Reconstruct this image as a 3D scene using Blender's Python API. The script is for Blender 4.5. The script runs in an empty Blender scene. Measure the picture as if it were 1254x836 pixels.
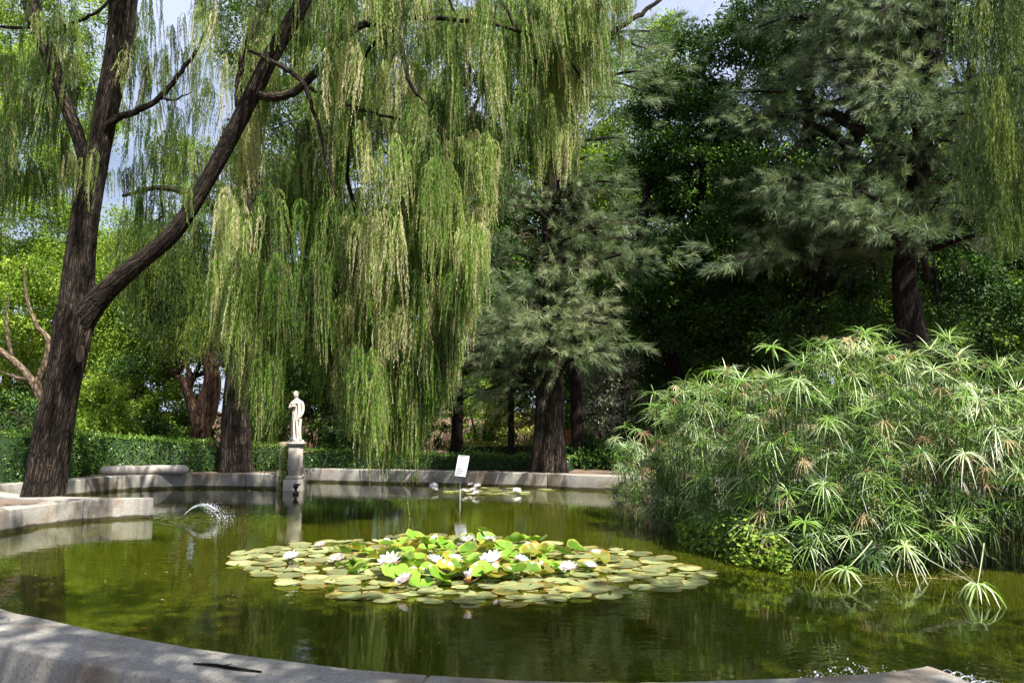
import bpy, math, random
import numpy as np
from math import radians, sin, cos, pi, atan, tan
rng = np.random.default_rng(11)
random.seed(5)
U = rng.uniform
C = bpy.context.scene.collection

# ------------------------------------------------------------------ camera geometry (used to lay the garden out)
CAMZ = 1.75
F = 975.0
TH = atan(92 / F)
def ray(px, py):
    u = (np.asarray(px, float) - 627) / F
    v = (418 - np.asarray(py, float)) / F
    return u, cos(TH) - v * sin(TH), sin(TH) + v * cos(TH)
def P(px, py, Y):
    x, y, z = ray(px, py)
    s = np.asarray(Y, float) / y
    return np.stack(np.broadcast_arrays(x * s, y * s, CAMZ + z * s), -1)
def G(px, py, z0=0.0):
    x, y, z = ray(px, py)
    s = (z0 - CAMZ) / z
    return np.stack(np.broadcast_arrays(x * s, y * s, CAMZ + z * s), -1)
def pix(Y):          # metres covered by one photo pixel at depth Y
    return Y / F

# ------------------------------------------------------------------ mesh building
def unit(a):
    return a / np.maximum(np.linalg.norm(a, axis=-1, keepdims=True), 1e-9)

class MB:
    def __init__(s):
        s.v = []; s.q = []; s.t = []; s.tone = []; s.bk = []; s.n = 0
    def add(s, v, quads=None, tris=None, tone=0.5, bk=None):
        v = np.asarray(v, float).reshape(-1, 3); k = len(v)
        if quads is not None and len(quads): s.q.append(np.asarray(quads, int).reshape(-1, 4) + s.n)
        if tris is not None and len(tris): s.t.append(np.asarray(tris, int).reshape(-1, 3) + s.n)
        s.v.append(v); s.tone.append(np.broadcast_to(np.asarray(tone, float), (k,)).copy())
        s.bk.append(v.copy() if bk is None else np.asarray(bk, float))
        s.n += k
    def build(s, name, mat, parent=None, smooth=False, loc=None):
        me = bpy.data.meshes.new(name)
        v = np.concatenate(s.v)
        if loc is not None: v = v - np.asarray(loc, float)
        me.vertices.add(len(v)); me.vertices.foreach_set('co', v.astype(np.float32).ravel())
        q = np.concatenate(s.q) if s.q else np.zeros((0, 4), int)
        t = np.concatenate(s.t) if s.t else np.zeros((0, 3), int)
        me.loops.add(q.size + t.size)
        me.loops.foreach_set('vertex_index', np.concatenate([q.ravel(), t.ravel()]).astype(np.int32))
        me.polygons.add(len(q) + len(t))
        st = np.concatenate([np.arange(len(q)) * 4, q.size + np.arange(len(t)) * 3]).astype(np.int32)
        me.polygons.foreach_set('loop_start', st)
        if smooth: me.polygons.foreach_set('use_smooth', np.ones(len(q) + len(t), bool))
        a = me.attributes.new('tone', 'FLOAT', 'POINT'); a.data.foreach_set('value', np.concatenate(s.tone).astype(np.float32))
        b = me.attributes.new('bk', 'FLOAT_VECTOR', 'POINT'); b.data.foreach_set('vector', np.concatenate(s.bk).astype(np.float32).ravel())
        me.update(calc_edges=True); me.validate()
        if mat: me.materials.append(mat)
        o = bpy.data.objects.new(name, me); C.objects.link(o)
        if parent is not None: o.parent = parent
        if loc is not None: o.location = tuple(loc)
        return o

def empty(name, loc=(0, 0, 0), rz=0):
    o = bpy.data.objects.new(name, None); C.objects.link(o)
    o.location = tuple(float(a) for a in loc); o.rotation_euler = (0, 0, rz); o.empty_display_size = .2
    return o
def tag(o, label=None, cat=None, group=None, kind=None):
    if label: o['label'] = label
    if cat: o['category'] = cat
    if group: o['group'] = group
    if kind: o['kind'] = kind
    return o
def thing(name, loc, label, cat, group=None):
    return tag(empty(name, loc), label, cat, group)
def copy_tree(o, parent=None):
    c = o.copy(); C.objects.link(c); c.parent = parent
    for ch in o.children: copy_tree(ch, c)
    return c

def leaves(mb, c, d, n, L, W, tone, fold=0.0):
    """lens shaped leaf cards"""
    d = unit(d); side = unit(np.cross(d, n)); nn = np.cross(side, d)
    L = np.asarray(L, float).reshape(-1, 1); W = np.asarray(W, float).reshape(-1, 1)
    mid = c + d * L * .45
    v = np.stack([c, mid + side * W * .5 + nn * W * fold, c + d * L, mid - side * W * .5 + nn * W * fold], 1)
    k = len(c)
    mb.add(v.reshape(-1, 3), np.arange(k * 4).reshape(k, 4), tone=np.repeat(np.broadcast_to(tone, (k,)), 4))

def smooth_path(pts, n=6):
    """Catmull-Rom through points of any dimension"""
    p = np.asarray(pts, float); out = []
    q = np.vstack([2 * p[0] - p[1], p, 2 * p[-1] - p[-2]])
    for i in range(len(p) - 1):
        a, b, c, d = q[i:i + 4]
        for t in np.arange(n) / n:
            out.append(.5 * (2 * b + (c - a) * t + (2 * a - 5 * b + 4 * c - d) * t * t + (3 * b - a - 3 * c + d) * t ** 3))
    out.append(p[-1])
    return np.array(out)

def tube(mb, pts, rad, seg=8, rough=0.0, tone=.5, cap=True, flute=0.0, twist=0.0, seed=0):
    p = np.asarray(pts, float); n = len(p); r = np.broadcast_to(np.asarray(rad, float), (n,)).copy()
    t = unit(np.gradient(p, axis=0))
    ref = np.array([1., 0, 0]) if abs(t[0][0]) < .8 else np.array([0, 1., 0])
    ln = np.concatenate([[0], np.cumsum(np.linalg.norm(np.diff(p, axis=0), axis=1))])
    a = np.arange(seg) / seg * 2 * pi
    V = []; B = []
    u = unit(np.cross(t[0], ref))
    rs = np.random.default_rng(seed + 3)
    ph = rs.uniform(0, 6.28, 8)
    R0 = r.max()
    for i in range(n):
        u = unit(u - t[i] * np.dot(u, t[i])); w = np.cross(t[i], u)
        aa = a + twist * ln[i]
        k = np.ones(seg)
        if flute: k += flute * (np.sin(3 * a + ph[0] + ln[i] * .5) * .5 + np.sin(5 * a + ph[1] - ln[i] * .7) * .35 + np.sin(11 * a + ph[2] + ln[i] * .3) * .22 + np.sin(19 * a + ph[3] - ln[i]) * .14)
        if rough: k += rs.uniform(-rough, rough, seg)
        V.append(p[i] + (np.outer(np.cos(aa) * k, u) + np.outer(np.sin(aa) * k, w)) * r[i])
        B.append(np.stack([np.cos(a) * R0, np.sin(a) * R0, np.full(seg, ln[i])], 1))
    V = np.concatenate(V); B = np.concatenate(B)
    i = np.arange(n - 1)[:, None] * seg; j = np.arange(seg)[None]; j2 = (j + 1) % seg
    Q = np.stack([i + j, i + j2, i + seg + j2, i + seg + j], -1).reshape(-1, 4)
    T = []
    if cap:
        k = len(V); V = np.vstack([V, p[0], p[-1]]); B = np.vstack([B, [0, 0, 0], [0, 0, ln[-1]]])
        for jj in range(seg):
            T.append((k, (jj + 1) % seg, jj)); T.append((k + 1, (n - 1) * seg + jj, (n - 1) * seg + (jj + 1) % seg))
    mb.add(V, Q, T, tone=tone, bk=B)

def box(mb, c, s, rz=0, tone=.5, bev=0.0, tilt=None):
    """box with chamfered edges: centre, full sizes"""
    hx, hy, hz = np.array(s, float) / 2
    b = min(bev, hx * .9, hy * .9, hz * .9)
    pts = []
    if b <= 0:
        prof = [(-hz, 0), (hz, 0)]
    else:
        prof = [(-hz, b), (-hz + b, 0), (hz - b, 0), (hz, b)]
    rings = []
    for z, ins in prof:
        x, y = hx - ins, hy - ins
        bb = b if b > 0 else 0
        if bb > 0: rings.append([(-x + bb, -y, z), (x - bb, -y, z), (x, -y + bb, z), (x, y - bb, z), (x - bb, y, z), (-x + bb, y, z), (-x, y - bb, z), (-x, -y + bb, z)])
        else: rings.append([(-x, -y, z), (x, -y, z), (x, y, z), (-x, y, z)])
    m = len(rings[0]); V = np.array(rings, float).reshape(-1, 3)
    if tilt is not None:
        ct, st = cos(tilt), sin(tilt); V = np.stack([V[:, 0], V[:, 1] * ct - V[:, 2] * st, V[:, 1] * st + V[:, 2] * ct], 1)
    cr, sr = cos(rz), sin(rz)
    V = np.stack([V[:, 0] * cr - V[:, 1] * sr, V[:, 0] * sr + V[:, 1] * cr, V[:, 2]], 1) + np.array(c, float)
    Q = []; T = []
    for i in range(len(rings) - 1):
        for j in range(m): Q.append((i * m + j, i * m + (j + 1) % m, (i + 1) * m + (j + 1) % m, (i + 1) * m + j))
    k = (len(rings) - 1) * m
    if m == 4: Q += [(3, 2, 1, 0), (k, k + 1, k + 2, k + 3)]
    else:
        Q += [(7, 6, 1, 0), (6, 3, 2, 1), (6, 5, 4, 3), (k, k + 1, k + 6, k + 7), (k + 1, k + 2, k + 3, k + 6), (k + 3, k + 4, k + 5, k + 6)]
    mb.add(V, Q, tone=tone)

def lathe(mb, c, prof, seg=16, sx=1, sy=1, tone=.5, rz=0):
    a = np.arange(seg) / seg * 2 * pi
    V = []
    for r, z in prof: V.append(np.stack([np.cos(a) * r * sx, np.sin(a) * r * sy, np.full(seg, z)], 1))
    V = np.concatenate(V); cr, sr = cos(rz), sin(rz)
    V = np.stack([V[:, 0] * cr - V[:, 1] * sr, V[:, 0] * sr + V[:, 1] * cr, V[:, 2]], 1) + np.array(c, float)
    n = len(prof); Q = []
    for i in range(n - 1):
        for j in range(seg): Q.append((i * seg + j, i * seg + (j + 1) % seg, (i + 1) * seg + (j + 1) % seg, (i + 1) * seg + j))
    mb.add(V, Q, tone=tone)

# ------------------------------------------------------------------ materials
def new_mat(name):
    m = bpy.data.materials.new(name); m.use_nodes = True
    nt = m.node_tree; nt.nodes.clear()
    return m, nt, nt.nodes, nt.links
def ramp(nt, stops):
    r = nt.nodes.new('ShaderNodeValToRGB'); el = r.color_ramp.elements
    while len(el) < len(stops): el.new(.5)
    for e, (p, c) in zip(el, stops): e.position = p; e.color = (*c, 1)
    return r
def noise(nt, vec, scale, detail=4, rough=.6, dist=0):
    n = nt.nodes.new('ShaderNodeTexNoise'); n.inputs['Scale'].default_value = scale
    n.inputs['Detail'].default_value = detail; n.inputs['Roughness'].default_value = rough; n.inputs['Distortion'].default_value = dist
    if vec is not None: nt.links.new(vec, n.inputs['Vector'])
    return n
def mapping(nt, vec, scale):
    m = nt.nodes.new('ShaderNodeMapping'); m.inputs['Scale'].default_value = scale; nt.links.new(vec, m.inputs['Vector']); return m.outputs[0]
def mixc(nt, fac, a, b, mode='MIX'):
    m = nt.nodes.new('ShaderNodeMix'); m.data_type = 'RGBA'; m.blend_type = mode
    for s, x in ((0, fac), (6, a), (7, b)):
        if hasattr(x, 'links'): nt.links.new(x, m.inputs[s])
        else: m.inputs[s].default_value = x if s == 0 else (*x, 1)
    return m.outputs[2]

def leaf_mat(name, stops, rough=.45, trans=.35, spec=.4, tint=(1.25, 1.35, .55)):
    m, nt, N, L = new_mat(name)
    at = N.new('ShaderNodeAttribute'); at.attribute_name = 'tone'
    r = ramp(nt, stops); L.new(at.outputs['Fac'], r.inputs[0])
    geo = N.new('ShaderNodeNewGeometry')
    p = N.new('ShaderNodeBsdfPrincipled'); p.inputs['Roughness'].default_value = rough; p.inputs['Specular IOR Level'].default_value = spec
    L.new(r.outputs[0], p.inputs['Base Color'])
    tr = N.new('ShaderNodeBsdfTranslucent')
    L.new(mixc(nt, 1.0, r.outputs[0], tint, 'MULTIPLY'), tr.inputs['Color'])
    mx = N.new('ShaderNodeMixShader'); mx.inputs[0].default_value = trans
    L.new(p.outputs[0], mx.inputs[1]); L.new(tr.outputs[0], mx.inputs[2])
    o = N.new('ShaderNodeOutputMaterial'); L.new(mx.outputs[0], o.inputs[0])
    return m

def bark_mat(name, c1, c2, c3, scale=9.0, zs=.13, bump=.9, patch=None):
    m, nt, N, L = new_mat(name)
    at = N.new('ShaderNodeAttribute'); at.attribute_name = 'bk'
    v = mapping(nt, at.outputs['Vector'], (1, 1, zs))
    n1 = noise(nt, v, scale, 8, .75, .9)
    n2 = noise(nt, at.outputs['Vector'], 1.7, 5, .65)
    n3 = noise(nt, at.outputs['Vector'], 5, 3, .6)
    va = N.new('ShaderNodeVectorMath'); va.operation = 'MULTIPLY_ADD'; L.new(n3.outputs['Color'], va.inputs[0]); va.inputs[1].default_value = (.10, .10, .05)
    vm = mapping(nt, at.outputs['Vector'], (1, 1, zs * 1.6)); L.new(vm, va.inputs[2])
    vo = N.new('ShaderNodeTexVoronoi'); vo.feature = 'DISTANCE_TO_EDGE'; vo.inputs['Scale'].default_value = scale * 1.1; L.new(va.outputs[0], vo.inputs['Vector'])
    cr = ramp(nt, [(.0, (0, 0, 0)), (.22, (1, 1, 1))]); L.new(vo.outputs['Distance'], cr.inputs[0])
    r = ramp(nt, [(.36, c1), (.5, c2), (.66, c3)]); L.new(n1.outputs[0], r.inputs[0])
    col = mixc(nt, cr.outputs[0], tuple(x * .5 for x in c1), r.outputs[0])
    r2 = ramp(nt, [(.35, (.5, .5, .5)), (.65, (1.25, 1.25, 1.2))]); L.new(n2.outputs[0], r2.inputs[0])
    col = mixc(nt, 1.0, col, r2.outputs[0], 'MULTIPLY')
    p = N.new('ShaderNodeBsdfPrincipled'); p.inputs['Roughness'].default_value = .9; p.inputs['Specular IOR Level'].default_value = .2
    L.new(col, p.inputs['Base Color'])
    h = N.new('ShaderNodeMath'); h.operation = 'MULTIPLY_ADD'; L.new(cr.outputs[0], h.inputs[0]); h.inputs[1].default_value = .6; L.new(n1.outputs[0], h.inputs[2])
    b = N.new('ShaderNodeBump'); b.inputs['Strength'].default_value = bump; b.inputs['Distance'].default_value = .045
    L.new(h.outputs[0], b.inputs['Height']); L.new(b.outputs[0], p.inputs['Normal'])
    o = N.new('ShaderNodeOutputMaterial'); L.new(p.outputs[0], o.inputs[0])
    return m

def plain(name, col, rough=.6, spec=.4, metal=0, var=.25, scale=8, bump=0):
    m, nt, N, L = new_mat(name)
    tc = N.new('ShaderNodeTexCoord'); n = noise(nt, tc.outputs['Object'], scale, 5, .6)
    c = mixc(nt, n.outputs[0], tuple(x * (1 - var) for x in col), tuple(min(1, x * (1 + var)) for x in col))
    p = N.new('ShaderNodeBsdfPrincipled'); p.inputs['Roughness'].default_value = rough; p.inputs['Metallic'].default_value = metal
    p.inputs['Specular IOR Level'].default_value = spec
    L.new(c, p.inputs['Base Color'])
    if bump:
        b = N.new('ShaderNodeBump'); b.inputs['Strength'].default_value = bump; b.inputs['Distance'].default_value = .02
        L.new(n.outputs[0], b.inputs['Height']); L.new(b.outputs[0], p.inputs['Normal'])
    o = N.new('ShaderNodeOutputMaterial'); L.new(p.outputs[0], o.inputs[0])
    return m

M = {}
M['willow'] = leaf_mat('weeping_foliage', [(0, (.025, .07, .006)), (.35, (.08, .165, .018)), (.58, (.17, .31, .035)), (.8, (.40, .46, .16)), (1, (.64, .60, .40))], rough=.45, trans=.50)
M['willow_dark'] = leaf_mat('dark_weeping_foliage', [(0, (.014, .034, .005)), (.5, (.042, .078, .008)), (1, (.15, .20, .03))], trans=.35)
M['twig'] = plain('twig', (.17, .12, .075), .9, .2)
M['bark'] = bark_mat('furrowed_bark', (.012, .009, .007), (.045, .033, .024), (.15, .115, .085), scale=13, zs=.11, bump=1.0)
M['bark_dark'] = bark_mat('dark_bark', (.008, .006, .005), (.026, .018, .013), (.06, .042, .03), scale=14, zs=.1)
M['bark_red'] = bark_mat('reddish_bark', (.02, .010, .006), (.06, .032, .018), (.13, .075, .04), scale=10, zs=.15)
M['bark_pale'] = bark_mat('pale_smooth_bark', (.07, .05, .035), (.17, .125, .085), (.28, .21, .15), scale=6, zs=.4, bump=.4)
M['ficus'] = leaf_mat('dark_evergreen_leaves', [(0, (.016, .042, .010)), (.5, (.04, .095, .018)), (.85, (.09, .18, .028)), (1, (.20, .32, .05))], rough=.6, trans=.25, spec=.25)
M['lime'] = leaf_mat('light_green_leaves', [(0, (.05, .10, .012)), (.5, (.17, .27, .03)), (1, (.36, .46, .08))], rough=.6, trans=.45, spec=.25)
M['mid'] = leaf_mat('mid_green_leaves', [(0, (.02, .05, .01)), (.5, (.06, .12, .016)), (1, (.15, .23, .04))], rough=.6, trans=.35, spec=.25)
M['olive'] = leaf_mat('silvery_leaves', [(0, (.08, .10, .06)), (.5, (.20, .23, .15)), (1, (.42, .44, .34))], rough=.5, trans=.2)
M['needle'] = leaf_mat('grey_green_needles', [(0, (.03, .055, .028)), (.4, (.09, .14, .06)), (.75, (.22, .28, .14)), (1, (.42, .43, .28))], rough=.45, trans=.25, tint=(1.1, 1.2, .7))
M['hedge'] = leaf_mat('hedge_leaves', [(0, (.035, .085, .014)), (.5, (.09, .19, .025)), (1, (.24, .38, .06))], rough=.35, trans=.25)
M['hedge_yellow'] = leaf_mat('yellow_green_leaves', [(0, (.09, .12, .02)), (.5, (.24, .27, .05)), (1, (.45, .44, .13))], trans=.3)
M['strap'] = leaf_mat('strappy_leaves', [(0, (.02, .055, .012)), (.5, (.05, .11, .02)), (1, (.12, .21, .04))], rough=.3, trans=.2)
M['papyrus'] = leaf_mat('papyrus_leaves', [(0, (.012, .035, .010)), (.35, (.055, .13, .018)), (.7, (.19, .33, .05)), (1, (.56, .64, .42))], rough=.42, trans=.3, spec=.6)
M['dry'] = leaf_mat('dry_papyrus', [(0, (.11, .075, .035)), (.5, (.25, .18, .085)), (1, (.46, .38, .22))], rough=.7, trans=.3, tint=(1.2, 1, .7))
M['stem'] = leaf_mat('papyrus_stems', [(0, (.05, .07, .02)), (.5, (.11, .16, .05)), (1, (.35, .38, .24))], rough=.4, trans=.05)
M['pad_pale'] = None

def pad_mat(name, base, edge, rough=.32):
    m, nt, N, L = new_mat(name)
    tc = N.new('ShaderNodeTexCoord'); oi = N.new('ShaderNodeObjectInfo')
    at = N.new('ShaderNodeAttribute'); at.attribute_name = 'tone'
    n = noise(nt, tc.outputs['Object'], 14, 5, .7)
    c = mixc(nt, n.outputs[0], tuple(x * .6 for x in base), tuple(min(1, x * 1.4) for x in base))
    hsv = N.new('ShaderNodeHueSaturation'); L.new(c, hsv.inputs['Color'])
    mr = N.new('ShaderNodeMapRange'); mr.inputs[3].default_value = .38; mr.inputs[4].default_value = 1.3; L.new(oi.outputs['Random'], mr.inputs[0]); L.new(mr.outputs[0], hsv.inputs['Value'])
    n2 = noise(nt, tc.outputs['Object'], 22, 3, .6)
    mm = N.new('ShaderNodeMath'); mm.operation = 'MULTIPLY_ADD'; L.new(n2.outputs[0], mm.inputs[0]); mm.inputs[1].default_value = .9; mm.inputs[2].default_value = -.42
    ad = N.new('ShaderNodeMath'); ad.operation = 'ADD'; L.new(mm.outputs[0], ad.inputs[0]); L.new(at.outputs['Fac'], ad.inputs[1])
    rr = ramp(nt, [(.50, (0, 0, 0)), (.85, (1, 1, 1))]); L.new(ad.outputs[0], rr.inputs[0])
    c2 = mixc(nt, rr.outputs[0], hsv.outputs[0], edge)
    p = N.new('ShaderNodeBsdfPrincipled'); p.inputs['Roughness'].default_value = rough; L.new(c2, p.inputs['Base Color'])
    wv = N.new('ShaderNodeBump'); wv.inputs['Strength'].default_value = .25; wv.inputs['Distance'].default_value = .01; L.new(n.outputs[0], wv.inputs['Height']); L.new(wv.outputs[0], p.inputs['Normal'])
    tr = N.new('ShaderNodeBsdfTranslucent'); L.new(mixc(nt, 1.0, c2, (1.3, 1.4, .5), 'MULTIPLY'), tr.inputs['Color'])
    mx = N.new('ShaderNodeMixShader'); mx.inputs[0].default_value = .22; L.new(p.outputs[0], mx.inputs[1]); L.new(tr.outputs[0], mx.inputs[2])
    o = N.new('ShaderNodeOutputMaterial'); L.new(mx.outputs[0], o.inputs[0])
    return m
M['pad'] = pad_mat('lily_pad_green', (.33, .38, .17), (.36, .24, .09))
M['pad_old'] = pad_mat('lily_pad_yellowing', (.30, .29, .08), (.30, .13, .04))
M['pad_up'] = pad_mat('raised_lily_leaf', (.15, .30, .03), (.30, .32, .06), .22)
M['pad_gold'] = pad_mat('raised_lily_leaf_golden', (.22, .25, .03), (.33, .16, .03), .3)
M['petal'] = leaf_mat('white_petal', [(0, (.70, .48, .56)), (.4, (.86, .80, .83)), (.8, (.92, .91, .92))], rough=.5, trans=.3, tint=(1, 1, 1))
M['stamen'] = plain('stamen', (.75, .5, .06), .7)
M['sepal'] = plain('sepal', (.22, .12, .06), .6)
M['metal'] = plain('painted_metal', (.42, .43, .46), .45, .5)
M['plate'] = plain('sign_plate', (.36, .37, .42), .35, .5, 0, .08)
M['ink'] = plain('sign_ink', (.10, .10, .13), .6)
M['marble'] = plain('weathered_marble', (.50, .44, .38), .7, .3, 0, .25, 9, .3)
M['ped'] = plain('pedestal_stone', (.42, .38, .33), .8, .3, 0, .25, 6, .4)
M['pier'] = plain('sandy_pier_stone', (.28, .23, .15), .85, .2, 0, .35, 5, .4)
M['bronze'] = plain('dark_bronze', (.012, .012, .018), .35, .5)
M['feather'] = plain('dark_feathers', (.03, .03, .04), .6)
M['white'] = plain('white_float', (.72, .72, .74), .4, .5, 0, .1)
M['fish'] = plain('orange_fish_skin', (.75, .16, .02), .3)
M['wall'] = plain('ochre_render', (.20, .14, .095), .9, .2, 0, .2, .8)
M['pot'] = plain('terracotta', (.45, .19, .09), .85, .2)

def drops_mat():
    m, nt, N, L = new_mat('splashing_water')
    a = N.new('ShaderNodeBsdfPrincipled'); a.inputs['Base Color'].default_value = (.9, .95, 1, 1); a.inputs['Roughness'].default_value = .08
    a.inputs['IOR'].default_value = 1.33; a.inputs['Specular IOR Level'].default_value = 1.0
    t = N.new('ShaderNodeBsdfTransparent'); mx = N.new('ShaderNodeMixShader'); mx.inputs[0].default_value = .60
    L.new(a.outputs[0], mx.inputs[1]); L.new(t.outputs[0], mx.inputs[2])
    o = N.new('ShaderNodeOutputMaterial'); L.new(mx.outputs[0], o.inputs[0]); return m
M['spray'] = drops_mat()

M['scar'] = plain('scar_wood', (.075, .055, .04), .9, .2, 0, .7, 30, .9)

def concrete():
    m, nt, N, L = new_mat('stained_concrete')
    tc = N.new('ShaderNodeTexCoord'); v = tc.outputs['Object']
    n1 = noise(nt, v, 3.0, 8, .65); n2 = noise(nt, v, 38, 6, .75); n3 = noise(nt, v, 1.1, 6, .65, .5)
    base = mixc(nt, n1.outputs[0], (.22, .208, .185), (.43, .41, .37))
    sp = ramp(nt, [(.30, (.42, .42, .42)), (.5, (.95, .95, .95)), (.7, (1.12, 1.12, 1.12))]); L.new(n2.outputs[0], sp.inputs[0])
    c = mixc(nt, .8, base, sp.outputs[0], 'MULTIPLY')
    st = ramp(nt, [(.48, (0, 0, 0)), (.60, (1, 1, 1))]); L.new(n3.outputs[0], st.inputs[0])
    f = N.new('ShaderNodeMath'); f.operation = 'MULTIPLY'; f.inputs[1].default_value = .8; L.new(st.outputs[0], f.inputs[0])
    c = mixc(nt, f.outputs[0], c, (.20, .15, .105))
    vp = N.new('ShaderNodeTexVoronoi'); vp.inputs['Scale'].default_value = 26; L.new(v, vp.inputs['Vector'])
    rp = ramp(nt, [(.10, (.35, .33, .30)), (.20, (1, 1, 1))]); L.new(vp.outputs['Distance'], rp.inputs[0]); c = mixc(nt, .8, c, rp.outputs[0], 'MULTIPLY')
    n5 = noise(nt, v, 150, 3, .8); r6 = ramp(nt, [(.35, (.6, .6, .6)), (.6, (1.1, 1.1, 1.1))]); L.new(n5.outputs[0], r6.inputs[0]); c = mixc(nt, .7, c, r6.outputs[0], 'MULTIPLY')
    # vertical runs of grime down the faces
    vs = mapping(nt, v, (7, 7, .25)); n4 = noise(nt, vs, 1.0, 5, .7); r4 = ramp(nt, [(.5, (0, 0, 0)), (.72, (1, 1, 1))]); L.new(n4.outputs[0], r4.inputs[0])
    geo = N.new('ShaderNodeNewGeometry'); sx = N.new('ShaderNodeSeparateXYZ'); L.new(geo.outputs['Normal'], sx.inputs[0])
    ab = N.new('ShaderNodeMath'); ab.operation = 'SUBTRACT'; ab.inputs[0].default_value = .5; L.new(sx.outputs[2], ab.inputs[1]); ab.use_clamp = True
    g = N.new('ShaderNodeMath'); g.operation = 'MULTIPLY'; L.new(ab.outputs[0], g.inputs[0]); L.new(r4.outputs[0], g.inputs[1])
    c = mixc(nt, g.outputs[0], c, (.13, .12, .09))
    # moss line just above the water
    px = N.new('ShaderNodeSeparateXYZ'); L.new(v, px.inputs[0])
    ad = N.new('ShaderNodeMath'); ad.operation = 'MULTIPLY_ADD'; L.new(n1.outputs[0], ad.inputs[0]); ad.inputs[1].default_value = .10; L.new(px.outputs[2], ad.inputs[2])
    r5 = ramp(nt, [(.095, (1, 1, 1)), (.125, (0, 0, 0))]); L.new(ad.outputs[0], r5.inputs[0])
    c = mixc(nt, r5.outputs[0], c, (.045, .04, .018))
    p = N.new('ShaderNodeBsdfPrincipled'); p.inputs['Roughness'].default_value = .85; p.inputs['Specular IOR Level'].default_value = .25
    L.new(c, p.inputs['Base Color'])
    b = N.new('ShaderNodeBump'); b.inputs['Strength'].default_value = .5; b.inputs['Distance'].default_value = .012
    L.new(n2.outputs[0], b.inputs['Height']); L.new(b.outputs[0], p.inputs['Normal'])
    o = N.new('ShaderNodeOutputMaterial'); L.new(p.outputs[0], o.inputs[0]); return m
M['concrete'] = concrete()

def ground_mat():
    m, nt, N, L = new_mat('earth_and_gravel')
    tc = N.new('ShaderNodeTexCoord'); v = tc.outputs['Object']
    n1 = noise(nt, v, .35, 6, .6); n2 = noise(nt, v, 30, 5, .7)
    c = mixc(nt, n1.outputs[0], (.09, .06, .04), (.24, .17, .12))
    r = ramp(nt, [(.3, (.5, .5, .5)), (.7, (1.2, 1.2, 1.2))]); L.new(n2.outputs[0], r.inputs[0])
    c = mixc(nt, .8, c, r.outputs[0], 'MULTIPLY')
    sx = N.new('ShaderNodeSeparateXYZ'); L.new(v, sx.inputs[0])
    rr = ramp(nt, [(.0, (1, 1, 1)), (.02, (0, 0, 0))]); L.new(sx.outputs[2], rr.inputs[0])
    c = mixc(nt, rr.outputs[0], c, (.10, .10, .02))
    p = N.new('ShaderNodeBsdfPrincipled'); p.inputs['Roughness'].default_value = .95; L.new(c, p.inputs['Base Color'])
    b = N.new('ShaderNodeBump'); b.inputs['Strength'].default_value = .6; b.inputs['Distance'].default_value = .02; L.new(n2.outputs[0], b.inputs['Height']); L.new(b.outputs[0], p.inputs['Normal'])
    o = N.new('ShaderNodeOutputMaterial'); L.new(p.outputs[0], o.inputs[0]); return m
M['ground'] = ground_mat()

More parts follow.
